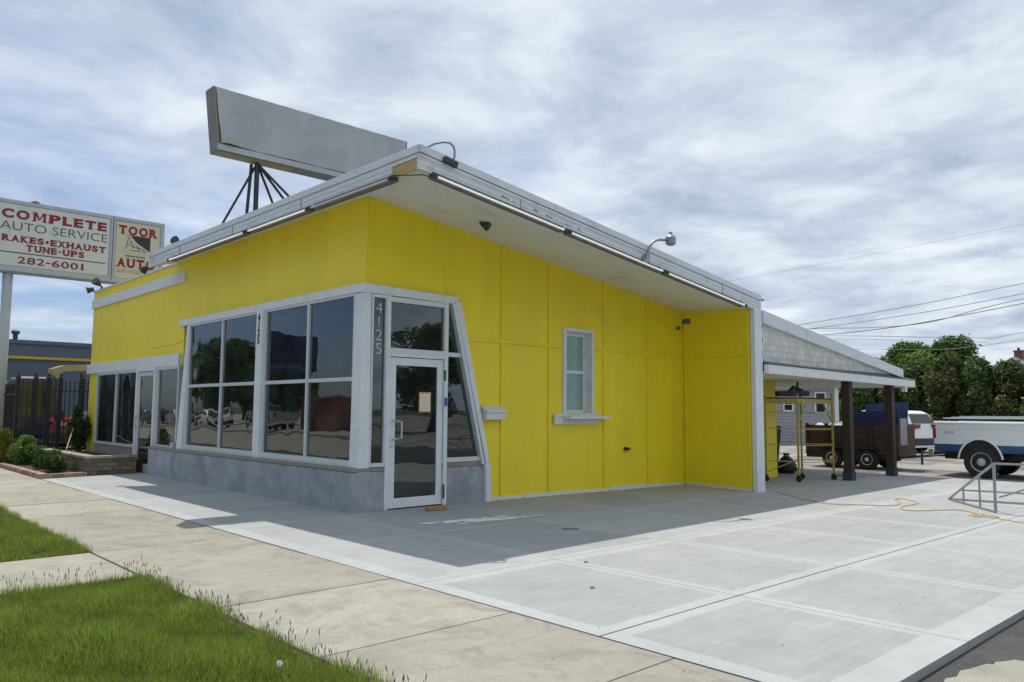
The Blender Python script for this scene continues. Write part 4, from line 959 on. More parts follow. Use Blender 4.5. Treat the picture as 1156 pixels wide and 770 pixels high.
# grass
def grass(name, regions, dens, hmin, hmax, seed, label):
    r = np.random.default_rng(seed); P = []
    for x0, x1, y0, y1 in regions:
        n = int((x1-x0)*(y1-y0)*dens); P.append(np.stack([r.uniform(x0, x1, n), r.uniform(y0, y1, n), np.full(n, -.035)], 1))
    P = np.concatenate(P); n = len(P)
    # clumpiness
    k = np.sin(P[:, 0]*7.1+P[:, 1]*3.3)+np.sin(P[:, 0]*2.7-P[:, 1]*5.9)+np.sin(P[:, 0]*13+1)*np.sin(P[:, 1]*11)
    k2 = np.sin(P[:, 0]*1.9+P[:, 1]*4.3+1)*np.sin(P[:, 1]*2.3-P[:, 0]*3.1); hh = r.uniform(hmin, hmax, n)*(1+.15*k)*(1+.28*k2)*np.where(r.random(n) < .04, 1.5, 1); a = r.uniform(0, 2*math.pi, n); lean = r.uniform(.05, .6, n)*hh
    wdt = r.uniform(.0013, .0030, n); b = a+math.pi/2+r.normal(0, .5, n)
    D = np.stack([np.cos(a), np.sin(a), np.zeros(n)], 1)*lean[:, None]; W = np.stack([np.cos(b), np.sin(b), np.zeros(n)], 1)*wdt[:, None]; Z = np.array([0, 0, 1.0])
    m1 = P+D*.30+Z*hh[:, None]*.55; tp = P+D+Z*hh[:, None]*.98
    q1 = np.stack([P-W, P+W, m1+W*.8, m1-W*.8], 1); q2 = np.stack([m1-W*.8, m1+W*.8, tp+W*.1, tp-W*.1], 1)
    base = np.array([[1, 1, 1], [.75, .9, .7], [1.35, 1.25, .9], [.95, 1.1, 1.1], [1.3, .85, .8]]); t = base[r.choice(5, n, p=[.34, .30, .18, .12, .06])]*r.uniform(.75, 1.25, n)[:, None]*(1+.08*k)[:, None]
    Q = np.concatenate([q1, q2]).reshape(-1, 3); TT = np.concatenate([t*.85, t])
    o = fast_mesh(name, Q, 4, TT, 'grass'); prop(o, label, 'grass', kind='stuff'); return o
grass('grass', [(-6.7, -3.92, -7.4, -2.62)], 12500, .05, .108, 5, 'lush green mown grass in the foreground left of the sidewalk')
grass('grass', [(-5.6, -3.92, -.95, 4.5), (-6.5, -3.95, 4.5, 12)], 3800, .05, .11, 6, 'green grass strip beyond the cross walk at the left edge')
grass('grass', [(-3.92, -3.84, -7.4, -2.55), (-3.93, -3.85, -1.0, 9), (-5.9, -3.9, -2.64, -2.54), (-5.9, -3.9, -1.0, -.94)], 5500, .05, .11, 8, 'ragged grass edge overhanging the sidewalk joint')
wr = np.random.default_rng(12); wl_ = []
for yj in (-5.66, -1.0, .7, 2.3):
    for q in range(5):
        x = wr.uniform(-3.8, -2.35); wl_.append((x-.05, x+.05, yj-.008, yj+.008))
for q in range(14):
    yq = wr.uniform(-7, 7); wl_.append((-2.285, -2.262, yq, yq+.08))
grass('joint_weeds', wl_, 26000, .012, .035, 13, 'tiny weeds sprouting in the joints of the old sidewalk')
# seed stalks along the edge
st = MB(); r = random.Random(3)
for i in range(230):
    if r.random() < .55: x = -3.93+r.uniform(-.16, .05); y = r.uniform(-7.2, -2.6)
    elif r.random() < .6: x = r.uniform(-5.7, -3.95); y = -2.66+r.uniform(-.15, .05)
    else: x = r.uniform(-5.6, -3.95); y = r.uniform(-6.5, -2.7)
    h = r.uniform(.10, .18); a = r.uniform(0, 6.28); l = r.uniform(.01, .06)
    top = Vector((x+math.cos(a)*l, y+math.sin(a)*l, -.03+h)); st.tube([(x, y, -.03), (x+math.cos(a)*l*.3, y+math.sin(a)*l*.3, -.03+h*.6), top], [.0012, .0011, .0009], 3, 0)
    st.tube([top, top+Vector((math.cos(a)*.004, math.sin(a)*.004, .018)), top+Vector((math.cos(a)*.01, math.sin(a)*.01, .038))], [.0012, .0038, .0006], 5, 1)
M['stalk'] = mat('grass_stalk', (.20, .22, .08), .8); M['seed'] = mat('grass_seed', (.17, .12, .09), .9, .3, 30)
prop(st.build('grass_stalks', ['stalk', 'seed']), 'thin brown seed heads standing above the foreground grass', 'grass', kind='stuff')
GD = 'white dandelion clocks in the grass'
for i, (x, y, lb) in enumerate(((-4.32, -6.05, 'white dandelion clock at the bottom edge of the grass'), (-4.02, -5.32, 'white dandelion clock close to the sidewalk edge'), (-4.05, -5.55, 'white dandelion clock just below another near the sidewalk'), (-5.05, -1.95+-1.0, 'white dandelion clock in the grass at the upper left'))):
    h = .14 if i < 3 else .12; T = thing('dandelion', (x, y, -.03), lb, 'dandelion', GD)
    part('stem', 'stalk', T, lambda m: m.tube([(x, y, -.03), (x, y, h)], .0016, 5))
    m = MB(); rr_ = random.Random(i)
    for k in range(90):
        d = Vector((rr_.gauss(0, 1), rr_.gauss(0, 1), rr_.gauss(0, 1))).normalized(); c = Vector((x, y, h+.012))
        m.tube([c, c+d*.016], .0005, 3); m.tube([c+d*.015, c+d*.017], .0018, 3)
    m.build('seed_head', 'chalk', T)

# ------------------------------------------------------------------ small things on the apron
o = MB().box(.78, 1.13, -.62, -.52, .0, .045).build('wood_offcut', 'block', origin=(.95, -.57, 0), bevel=.003); prop(o, 'short brown timber offcut lying below the glass entrance door', 'wood block')
m = MB()
for k in range(70):
    r = random; u = r.gauss(0, 1); cx = .85+u*.36; cy = -1.80-.16*(cx-.85)+r.gauss(0, .085); s = r.uniform(.02, .12); pts = []
    n = 9
    for j in range(n): a = j/n*6.283; q = s*r.uniform(.5, 1.1); pts.append((cx+math.cos(a)*q*1.6, cy+math.sin(a)*q*.7, gz(cx)+.0012+k*.00006))
    m.add(pts, [tuple(range(n))])
prop(m.build('powder_spill', 'chalk'), 'streaky white powder spilled on the shaded concrete before the entrance', 'spill', kind='stuff')
for x, y, lb in ((-.41, -4.75, 'small dark pebble on the sunny slab nearest the shadow edge'), (-1.21, -5.53, 'small dark pebble in the middle of a sunny slab')):
    m = MB(); m.lathe((x, y, .0), (0, 0, 1), [(0, .018), (.008, .022), (.016, .008)], 7); prop(m.build('pebble', 'grime', origin=(x, y, 0)), lb, 'pebble')
o = MB().add([(1.0, -3.10, .0), (1.16, -3.26, .0), (1.20, -3.20, .004), (1.05, -3.04, .012)], [(0, 1, 2, 3)]); 
m = MB(); m.prism([(1.0, -3.10, gz(1)), (1.16, -3.24, gz(1)), (1.22, -3.18, gz(1)), (1.05, -3.05, gz(1))], (0, 0, .006)); prop(m.build('flat_scrap', 'grime', origin=(1.1, -3.15, 0)), 'thin dark flat scrap on the slab at the shadow edge', 'scrap')
m = MB(); gr = random.Random(9)
for k in range(260):
    x = gr.uniform(-3.8, 5); y = gr.uniform(-8.0, 3.5) if x < -.3 else gr.uniform(-8.0, -.4); q = gr.uniform(.002, .006); z = gz(x)
    m.hexa([(x-q, y-q, z), (x+q, y-q*.8, z), (x+q*.9, y+q, z), (x-q, y+q*.7, z), (x-q*.5, y-q*.5, z+q*.8), (x+q*.6, y-q*.5, z+q), (x+q*.4, y+q*.5, z+q*.9), (x-q*.4, y+q*.5, z+q*.7)])
prop(m.build('grit', 'sillc'), 'tiny bits of grit scattered over the sidewalk and slabs', 'grit', kind='stuff')
# cord
cp_ = [(7.86, -2.3), (7.5, -2.7), (7.05, -3.2), (6.9, -3.5), (6.61, -3.9), (6.9, -4.35), (7.05, -4.62), (7.3, -4.75), (7.9, -4.6), (8.3, -4.35), (8.45, -4.5), (8.0, -4.85), (7.2, -4.9), (6.85, -5.0), (6.75, -5.2), (7.1, -5.45), (7.44, -5.63), (7.25, -5.95), (6.91, -6.16), (6.7, -6.5), (6.49, -6.85), (6.2, -7.5), (6.4, -8.4)]
def smooth_path(p, n=6):
    out_ = []; P_ = [Vector((a, b, gz(a)+.009)) for a, b in p]
    for i in range(len(P_)-1):
        p0 = P_[max(i-1, 0)]; p1 = P_[i]; p2 = P_[i+1]; p3 = P_[min(i+2, len(P_)-1)]
        for k in range(n):
            t = k/n; out_.append(.5*((2*p1)+(p2-p0)*t+(2*p0-5*p1+4*p2-p3)*t*t+(3*p1-p0-3*p2+p3)*t**3))
    return out_+[P_[-1]]
prop(MB().tube(smooth_path(cp_), .0085, 6).build('extension_cord', 'cord', origin=(7, -5, 0)), 'thin tan extension cord looping across the sunny concrete', 'cord')
cl = [(6.95+.22*math.cos(a/3)*(.7+.3*math.sin(a)), -6.15+.2*math.sin(a/3)*(.8+.2*math.cos(a*1.3))) for a in range(0, 40)]
prop(MB().tube(smooth_path(cl, 2), .008, 6).build('cord_coil', 'cord', origin=(6.95, -6.15, 0)), 'small loose coil of yellow cord under the steel rack', 'cord')
# steel rack
T = thing('steel_rack', (8, -5.8, 0), 'bare steel tube rack frame with a sloping end on the sunny slab', 'rack')
A = Vector((9.05, -5.0, gz(9)+.02)); Bb = Vector((7.55, -6.15, gz(7.5)+.02)); Bt = Bb+Vector((0, 0, .74)); dr = Vector((.2, -1.0, 0)).normalized()
Cc = Bb+dr*2.6; A2 = A+dr*2.9
part('end_frame', 'steelrack', T, lambda m: (m.bar(A, Bb, .028), m.bar(A, Bt, .028), m.bar(Bb, Bt, .036), [m.bar(A.lerp(Bb, t), A.lerp(Bt, t), .025) for t in (.35, .70)]))
part('rail', 'steelrack', T, lambda m: (m.bar(Bt, Bt+dr*2.6, .032), m.bar(A, A2, .032), m.bar(A.lerp(Bt, .28), A.lerp(Bt, .28)+dr*2.7, .025)))
part('brace', 'steelrack', T, lambda m: m.bar(Bb.lerp(Bt, .30)+dr*.05, Bt+dr*1.3, .025))
part('end_frame', 'steelrack', T, lambda m: (m.bar(A2, Cc, .028), m.bar(A2, Cc+Vector((0, 0, .74)), .028), m.bar(Cc, Cc+Vector((0, 0, .74)), .036)))
# scaffold
T = thing('scaffold', (10.8, -1.3, -.06), 'yellow rolling scaffold with a platform standing inside the carport', 'scaffold')
SA = Vector((10.02, -.92, -.06)); SM = Vector((10.40, -1.50, -.06)); SR = Vector((11.65, -1.72, -.07)); SB = SR+(SA-SM)
def f(m):
    for p, h in ((SA, 1.95), (SM, 1.95), (SR, 2.0), (SB, 2.0)): m.bar(p+Vector((0, 0, .14)), p+Vector((0, 0, h)), .038)
part('upright', 'scaf', T, f)
def f(m):
    for a, b in ((SA, SM), (SB, SR)):
        for k in (.45, .82, 1.18, 1.55): m.bar(a+Vector((0, 0, k)), b+Vector((0, 0, k)), .02)
    for k in (.42, .80, 1.16): m.bar(SM+Vector((0, 0, k)), SR+Vector((0, 0, k)), .016)
part('rung', 'scaf', T, f)
part('side_rail', 'scaf', T, lambda m: (m.bar(SM+Vector((0, 0, 1.80)), SR+Vector((0, 0, 1.80)), .035, .10), m.bar(SA+Vector((0, 0, 1.80)), SB+Vector((0, 0, 1.80)), .035, .10), m.bar(SA+Vector((0, 0, 1.80)), SM+Vector((0, 0, 1.80)), .035, .10)))
part('brace', 'scaf', T, lambda m: (m.bar(SM+Vector((0, 0, 1.3)), SM.lerp(SR, .25)+Vector((0, 0, 1.75)), .025), m.bar(SR+Vector((0, 0, 1.3)), SM.lerp(SR, .75)+Vector((0, 0, 1.75)), .025), m.bar(SA+Vector((0, 0, .2)), SM+Vector((0, 0, .5)), .02)))
part('platform', 'planks', T, lambda m: m.hexa([SA+Vector((0, 0, 1.84)), SM+Vector((0, 0, 1.84)), SR+Vector((0, 0, 1.84)), SB+Vector((0, 0, 1.84)), SA+Vector((0, 0, 1.88)), SM+Vector((0, 0, 1.88)), SR+Vector((0, 0, 1.88)), SB+Vector((0, 0, 1.88))]))
for p in (SA, SM, SR, SB):
    c = part('caster', 'black', T, lambda m: (m.lathe((p.x-.02, p.y, p.z+.065), (1, 0, 0), [(0, .065), (.04, .065)], 14), m.box(p.x-.03, p.x+.03, p.y-.02, p.y+.02, p.z+.065, p.z+.15)))
T = thing('power_tool', (10.6, -1.3, 1.82), 'black tool with a handle lying on the yellow scaffold platform', 'tool')
part('body', 'black', T, lambda m: (m.bar((10.15, -1.15, 1.90), (11.0, -1.45, 1.92), .13, .12), m.tube([(10.5, -1.25, 1.92), (10.62, -1.3, 2.05), (10.85, -1.4, 1.97)], .05, 8)), bevel=.01)
part('handle', 'black', T, lambda m: m.bar((10.72, -1.34, 1.94), (10.72, -1.36, 2.18), .035))
# dark bin, hand cart behind the rear wall
T = thing('wheeled_bin', (12.2, .35, -.1), 'black wheeled bin standing behind the scaffold', 'bin')
part('body', 'black', T, lambda m: m.hexa([(11.95, .1, 0), (12.45, .1, 0), (12.45, .6, 0), (11.95, .6, 0), (11.88, .02, 1.05), (12.52, .02, 1.05), (12.52, .68, 1.05), (11.88, .68, 1.05)]), bevel=.02)
part('lid', 'black', T, lambda m: m.hexa([(11.85, 0, 1.06), (12.55, 0, 1.06), (12.55, .7, 1.06), (11.85, .7, 1.06), (11.9, .05, 1.13), (12.5, .05, 1.13), (12.5, .65, 1.13), (11.9, .65, 1.13)]), bevel=.01)
for yy in (.12, .55): part('wheel', 'rubber', T, lambda m: m.lathe((12.0, yy, .02), (0, 1, 0), [(0, .11), (.05, .11)], 14))
T = thing('rubbish_sack', (12.65, -.05, -.08), 'slumped dark sack on the ground beside the black bin', 'sack')
m = MB(); m.lathe((12.70, .0, -.09), (0, 0, 1), [(0, .16), (.1, .27), (.25, .24), (.38, .15), (.46, .06), (.52, .09)], 14); m.build('body', 'black', T, smooth=True)
part('tie', 'chalk', T, lambda m: m.lathe((12.70, 0, .36), (0, 0, 1), [(0, .065), (.03, .065)], 10))
o = MB().box(12.75, 13.35, -1.75, -1.5, -.085, -.02).box(12.75, 13.35, -1.45, -1.2, -.085, -.02); prop(o.build('paving_blocks', 'base', origin=(13, -1.5, -.08)), 'dark flat blocks on the ground between the carport posts', 'blocks')

# ------------------------------------------------------------------ wheels and vehicles (local frame: +x forward, y left)
def wheel(T, x, y, r, wd, side, rim='rim'):
    s = side
    t = part('wheel', 'rubber', T, lambda m: m.lathe((x, y, r), (0, s, 0), [(-wd/2, r*.6), (-wd/2, r*.93), (-wd*.38, r), (wd*.38, r), (wd/2, r*.93), (wd/2, r*.66), (wd*.36, r*.64)], 28), smooth=False)
    def f(m):
        m.lathe((x, y+s*wd*.30, r), (0, s, 0), [(0, r*.64), (.01, r*.64), (.03, r*.60), (.0, r*.5), (.0, r*.28), (.045, r*.22), (.06, r*.12), (.06, .001)], 24)
    part('rim', rim, t, f)
    def f(m):
        for k in range(8):
            a = k*math.pi/4; c = Vector((x+math.cos(a)*r*.40, y+s*wd*.33, r+math.sin(a)*r*.40)); m.lathe(c, (0, s, 0), [(0, r*.07), (.006, r*.07)], 8)
    part('rim_hole', 'black', t, f)
def arch(x, axles, ra, zc, zlo):
    z = zlo
    for a in axles:
        if abs(x-a) < ra: z = max(z, zc+math.sqrt(ra*ra-(x-a)**2))
    return z
def side_strip(m, x0, x1, zlo, zhi, y0, y1, axles, ra, zc, mi=0, dx=.04):
    n = max(1, int((x1-x0)/dx))
    for i in range(n):
        a = x0+(x1-x0)*i/n; b = x0+(x1-x0)*(i+1)/n
        za = min(arch(a, axles, ra, zc, zlo), zhi-.0); zb = min(arch(b, axles, ra, zc, zlo), zhi-.0)
        if za >= zhi-.001 and zb >= zhi-.001: continue
        m.hexa([(a, y0, za), (b, y0, zb), (b, y1, zb), (a, y1, za), (a, y0, zhi), (b, y0, zhi), (b, y1, zhi), (a, y1, zhi)], mi)
def pickup(loc, rz, label, upper='carwhite', lower='carblue', group='parked vehicles'):
    T = thing('pickup_truck', loc, label, 'pickup truck', group, rz, True)
    AX = (1.22, 4.75); R_ = .39; W = 1.0
    def f(m):
        for s in (-1, 1):
            y1, y0 = s*W, s*(W-.06)
            side_strip(m, .02, 2.42, .81, 1.32, y0, y1, AX, .55, R_)
            side_strip(m, .02, 2.42, 1.32, 1.38, s*(W-.10), s*(W-.015), (), .5, R_)
            m.box(.0, 2.42, s*(W+.004), s*(W-.01), 1.18, 1.20)
        [m.tube([(.03, s*W, 1.345), (2.42, s*W, 1.345)], .032, 8) for s in (-1, 1)]; [m.tube([(.03, s*(W+.002), 1.215), (2.42, s*(W+.002), 1.215)], .012, 6) for s in (-1, 1)]; m.box(0, .06, -W+.02, W-.02, .62, 1.36); m.box(2.38, 2.44, -W+.06, W-.06, .6, 1.42)
    bed = part('bed', upper, T, f)
    part('bed_floor', 'black', T, lambda m: m.box(.06, 2.4, -W+.07, W-.07, .66, .70))
    def f(m):
        for s in (-1, 1): side_strip(m, .02, 2.42, .63, .81, s*(W-.06), s*(W+.002), AX, .55, R_)
        for s in (-1, 1): side_strip(m, 2.48, 5.65, .50, .80, s*(W-.06), s*(W+.002), AX, .55, R_)
    part('lower_panel', lower, T, f)
    def f(m):   # wheel arch lips
        for s in (-1, 1):
            for ax in AX:
                pts = [(ax+.57*math.cos(a), s*(W+.01), R_+.57*math.sin(a)) for a in np.linspace(.15, math.pi-.15, 16)]; m.tube(pts, .028, 6)
    part('arch_trim', 'chrome' if False else upper, T, f)
    def f(m):
        for s in (-1, 1):
            side_strip(m, 2.48, 5.65, .82, 1.22, s*(W-.06), s*W, AX, .55, R_)
        m.box(3.95, 5.6, -W+.06, W-.06, 1.10, 1.22); m.box(5.58, 5.66, -W+.03, W-.03, .6, 1.2)
        m.hexa([(2.5, -.93, 1.22), (4.0, -.93, 1.22), (4.0, .93, 1.22), (2.5, .93, 1.22), (2.6, -.74, 1.86), (3.55, -.74, 1.86), (3.55, .74, 1.86), (2.6, .74, 1.86)])
    cab = part('cab', upper, T, f, bevel=.02)
    def f(m):
        for s in (-1, 1): m.prism([(2.75, s*.925, 1.27), (3.80, s*.925, 1.27), (3.50, s*.775, 1.78), (2.80, s*.775, 1.78)], (0, s*.02, 0))
        m.prism([(3.98, -.8, 1.27), (3.98, .8, 1.27), (3.60, .66, 1.8), (3.60, -.66, 1.8)], (.03, 0, .01)); m.prism([(2.50, -.7, 1.32), (2.50, .7, 1.32), (2.58, .62, 1.78), (2.58, -.62, 1.78)], (-.03, 0, 0))
    part('window', 'carglass', cab, f)
    def f(m):
        for s in (-1, 1): m.box(2.455, 2.475, s*(W-.02), s*(W-.001), .5, 1.4)
    part('door_seam', 'black', cab, f)
    part('wheel_well', 'black', T, lambda m: [m.box(ax-.58, ax+.58, s*.70, s*.935, .46, 1.0) for ax in AX for s in (-1, 1)])
    if lower == 'carblue':
        for s in (-1,): text('lettering', '4X4', (.42, s*(W+.003), 1.10), .11, 'signframe', bed, right=(1, 0, 0), width=.26, offset=.002, depth=.001)
    part('frame', 'black', T, lambda m: (m.box(.1, 5.5, -.5, .5, .42, .60), m.box(2.48, 5.5, -W+.08, W-.08, .45, .8), m.tube([(1.22, -.8, R_), (1.22, .8, R_)], .06), m.lathe((1.22, 0, R_), (1, 0, 0), [(-.15, .05), (-.08, .16), (.08, .16), (.15, .05)], 12)))
    for s in (-1, 1):
        part('tail_light', 'redlens', T, lambda m: m.box(-.015, .07, s*(W-.16), s*(W+.008), .95, 1.28))
        for ax in AX: wheel(T, ax, s*(W-.14), R_, .26, s)
    part('bumper', 'chrome', T, lambda m: (m.box(-.18, -.02, -W+.03, W-.03, .50, .68), m.box(5.66, 5.78, -W, W, .5, .7)), bevel=.02)
    part('hitch', 'darkmetal', T, lambda m: (m.box(-.40, .0, -.04, .04, .44, .51), m.lathe((-.36, 0, .50), (0, 0, 1), [(0, .02), (.04, .03), (.08, .02)], 8)))
    part('plate', 'paper', T, lambda m: m.box(-.19, -.182, -.15, .15, .52, .66))
    part('fuel_flap', upper, T, lambda m: m.box(2.05, 2.22, -W-.006, -W+.01, 1.0, 1.17), bevel=.004)
    for ch in T.children:
        if ch.name.startswith('wheel') and not ch.name.startswith('wheel_well'):
            xm = sum(v.co.x for v in ch.data.vertices)/len(ch.data.vertices); ch.location.x = -xm*(1-.86)
        elif ch.type == 'MESH':
            for o_ in (ch,)+tuple(ch.children):
                for v in o_.data.vertices: v.co.x *= .86
    return T
def car(name, loc, rz, label, cat, body='carwhite', L=4.5, W=.92, H=1.68, belt=1.02, suv=True, group='parked vehicles', ground=.22):
    T = thing(name, loc, label, cat, group, rz, True); AX = (.85, L-.95); R_ = .34
    # stations from rear x=0 to front
    if suv: prof = [(0, .62), (.04, .98), (.09, 1.12), (.38, H-.13), (.62, H-.03), (1.3, H), (2.4, H-.02), (2.75, H-.10), (3.45, 1.14), (3.6, 1.08), (L-.35, .96), (L-.08, .80), (L, .60)]
    else: prof = [(0, .60), (.05, .85), (.15, .97), (.75, 1.02), (1.35, H-.05), (1.9, H), (2.5, H-.03), (3.3, 1.02), (3.5, .98), (L-.4, .86), (L-.08, .74), (L, .55)]
    def top(x):
        for (a, za), (b, zb) in zip(prof, prof[1:]):
            if a <= x <= b: return za+(zb-za)*(x-a)/(b-a)
        return prof[-1][1]
    xs_ = sorted(set([p[0] for p in prof]+[i*L/56 for i in range(57)]+[a+s*.40 for a in AX for s in (-1, 1)]))
    m = MB(); n = len(xs_); sec = []
    for x in xs_:
        zt = top(x); zb = arch(x, AX, .40, R_, ground); e = min(x, L-x); w_ = W*(1-.18*math.exp(-e/.22)); zz = min(belt, zt-.04); zb = min(zb, zz-.02); cab = max(0, zt-belt); wr = w_-.55*cab*.55
        half = [(w_*.97, zb), (w_, (zb+zz)/2), (w_*.97, zz), (wr*.99, zt-.045 if cab > .1 else zz+.01), (wr*.86, zt), (wr*.4, zt+.01)]
        sec.append([(x, -a, b) for a, b in half]+[(x, a, b) for a, b in half[::-1]])
    k = 12; m.add([p for s_ in sec for p in s_], [(i*k+j, i*k+j+1, (i+1)*k+j+1, (i+1)*k+j) for i in range(n-1) for j in range(k-1)]+[tuple(range(k))[::-1], tuple((n-1)*k+j for j in range(k))])
    bd = m.build('body', body, T, smooth=False)
    m = MB()
    def wpt(x, s, f_):
        zt = top(x); cab = zt-belt; e = min(x, L-x); w_ = W*(1-.18*math.exp(-e/.22)); wr = w_-.55*cab*.55
        lo = Vector((x, s*w_*.97, belt)); hi = Vector((x, s*wr*.99, zt-.045)); return lo.lerp(hi, f_)+Vector((0, s*.008, 0))
    gx = ((.55, 1.15), (1.22, 2.05), (2.12, 3.05)) if suv else ((1.1, 1.9), (1.96, 2.9))
    for a, b in gx:
        for s in (-1, 1):
            q = [wpt(a, s, .08), wpt(b, s, .08), wpt(b, s, .88), wpt(a, s, .88)]; m.prism(q, (0, s*.004, 0))
    if suv:
        m.prism([(.11, -W*.78, 1.16), (.11, W*.78, 1.16), (.36, W*.62, H-.16), (.36, -W*.62, H-.16)], (-.02, 0, .012)); m.prism([(3.40, -W*.74, 1.18), (3.40, W*.74, 1.18), (2.80, W*.6, H-.12), (2.80, -W*.6, H-.12)], (.02, 0, .015))
    else:
        m.prism([(.80, -W*.7, 1.06), (.80, W*.7, 1.06), (1.30, W*.6, H-.08), (1.30, -W*.6, H-.08)], (-.02, 0, .015)); m.prism([(3.24, -W*.74, 1.06), (3.24, W*.74, 1.06), (2.55, W*.6, H-.06), (2.55, -W*.6, H-.06)], (.02, 0, .015))
    m.build('window', 'carglass', bd)
    for s in (-1, 1):
        part('tail_light', 'redlens', T, lambda m: m.prism([(-.03, s*W*.44, .98), (-.03, s*W*.80, .96), (.08, s*W*.95, .96), (.40, s*W*1.03, 1.0), (.40, s*W*.8, 1.0), (.08, s*W*.44, .98)], (0, 0, .15)))
        part('headlight', 'chrome', T, lambda m: m.box(L-.22, L-.02, s*W*.55, s*W*.83, .66, .80))
        for ax in AX: wheel(T, ax, s*(W-.11), R_, .21, s, 'carsilver')
    part('bumper', 'black', T, lambda m: (m.box(-.03, .25, -W*.84, W*.84, .30, .58), m.box(L-.25, L+.02, -W*.8, W*.8, .28, .5)), bevel=.02)
    part('underbody', 'black', T, lambda m: m.box(.15, L-.15, -W+.12, W-.12, .20, .62))
    return T
pickup((16.25, -2.68, -.095), rad(-90), 'white pickup truck with blue lower sides parked at the right edge')
car('suv', (26.9, 1.52, -.095), rad(75), 'white car with red tail light between the loaded trailer and the pickup', 'car')
# cargo boards in pickup bed
m = MB()
for i in range(3): m.bar((15.55+i*.3, -2.85-i*.1, 1.36+.02*i), (15.6+i*.3, -5.0, 1.37+.02*i), .2, .03)
prop(m.build('boards', 'carwhite', origin=(16, -4, 1.3)), 'white boards lying along the top of the pickup bed', 'boards')
# trailer
T = thing('utility_trailer', (16.7, -.4, -.095), 'long wooden sided utility trailer hitched behind the white pickup', 'trailer')
X0, X1 = 16.0, 17.2; zb, zt = .36, 1.12
def plank_side(m, x, ya, yb, rows=4):
    h = (zt-zb)/rows
    for k in range(rows): m.box(x, x+.035, ya, yb, zb+k*h+.006, zb+(k+1)*h-.006)
part('side_boards', 'planks', T, lambda m: (plank_side(m, X0, -1.5, .45), plank_side(m, X1, -1.5, 1.1)))
part('side_boards', 'plankred', T, lambda m: plank_side(m, X0, .46, 1.08, 3))
part('end_boards', 'planks', T, lambda m: (m.box(X0, X1, 1.08, 1.11, zb, zt), m.box(X0, X1, -1.53, -1.50, zb, zt+.05)))
part('stake_post', 'wooddark', T, lambda m: [m.box(X0-.04, X0, y-.05, y+.05, zb-.05, zt+.04) for y in (-1.46, -.8, -.1, .46, 1.04)])
part('bed', 'black', T, lambda m: (m.box(X0, X1, -1.55, 1.12, zb-.08, zb), m.box(X0+.02, X0+.1, -1.55, 1.1, zb-.18, zb-.08)))
part('tongue', 'darkmetal', T, lambda m: (m.bar((16.1, -1.5, .26), (16.25, -2.32, .36), .06), m.bar((17.0, -1.5, .26), (16.3, -2.32, .36), .06), m.bar((16.2, -2.05, .1), (16.2, -2.05, .5), .045)))
T['label'] = 'long wooden sided utility trailer hitched behind the white pickup'
def tw(x, y, s):
    t = part('wheel', 'rubber', T, lambda m: m.lathe((x, y, .19), (s, 0, 0), [(-.1, .17), (-.1, .26), (-.07, .285), (.07, .285), (.1, .26), (.1, .17), (.07, .165)], 24))
    part('rim', 'white', t, lambda m: m.lathe((x+s*.06, y, .19), (s, 0, 0), [(0, .165), (.02, .16), (0, .12), (.0, .06), (.04, .05), (.04, .001)], 20))
    part('rim_hole', 'black', t, lambda m: [m.lathe((x+s*.064, y+.095*math.cos(k*1.2566), .19+.095*math.sin(k*1.2566)), (s, 0, 0), [(0, .032), (.008, .032)], 8) for k in range(5)])
for y in (-.72, .28): tw(15.95, y, -1); tw(17.25, y, 1)
part('mudguard', 'black', T, lambda m: m.prism([(15.84, .62, .40), (15.84, .5, .50), (15.84, -.95, .50), (15.84, -1.06, .40), (15.84, -.95, .47), (15.84, .5, .47)], (.22, 0, 0)))
prop(MB().hexa([(16.08, -1.50, .95), (16.12, -1.50, .95), (16.12, -.17, .95), (16.08, -.17, .95), (16.16, -1.50, 1.53), (16.20, -1.50, 1.53), (16.20, -.17, 1.53), (16.16, -.17, 1.53)]).build('blue_panel', 'blue', origin=(16.1, -.8, .95)), 'flat dark blue board standing upright on the near side of the trailer', 'board')
prop(MB().hexa([(16.8, -1.44, .5), (16.85, -1.44, .5), (16.85, -.30, .5), (16.8, -.30, .5), (17.0, -1.44, 1.80), (17.05, -1.44, 1.80), (17.05, -.26, 1.74), (17.0, -.26, 1.74)]).build('blue_panel', 'bluel', origin=(17, -1.1, .5)), 'paler blue sheet rising behind the dark blue board in the trailer', 'board')
m = MB()
for i in range(5): m.box(16.1+i*.09, 16.16+i*.09, -1.57, -1.54, .6, 1.33)
m.box(16.1, 16.55, -1.54, -1.533, .7, .78); prop(m.build('pallet', 'siding', origin=(16.1, -1.7, .6)), 'grey slatted pallet standing at the front end of the trailer', 'pallet')
for i, (y, z, s, lb) in enumerate(((.85, 1.10, .17, 'white rubbish bag at the rear end of the trailer load'), (.50, 1.12, .16, 'white rubbish bag second from the trailer rear'), (.18, 1.16, .15, 'crumpled grey bag beside the white bags on the trailer'))):
    m = MB(); r = random.Random(i); c = Vector((16.45, y, z-.06))
    m.lathe(c-Vector((0, 0, s*.9)), (0, 0, 1), [(0, s*.5), (s*.3, s*1.05), (s*.9, s*1.1*r.uniform(.9, 1.1)), (s*1.35, s*.7), (s*1.6, s*.2)], 9)
    m.v = [(a+r.uniform(-.03, .03), b+r.uniform(-.03, .03), c_+r.uniform(-.03, .03)) for a, b, c_ in m.v]
    prop(m.build('rubbish_bag', 'chalk' if i < 2 else 'siding', origin=tuple(c)), lb, 'bag', 'bags in the trailer')
m = MB(); m.box(16.2, 17.5, -.1, 1.0, .36, 1.0); prop(m.build('lumber_load', 'planks', origin=(16.8, .4, .36)), 'brown scrap lumber filling the rear of the trailer', 'lumber', kind='stuff')

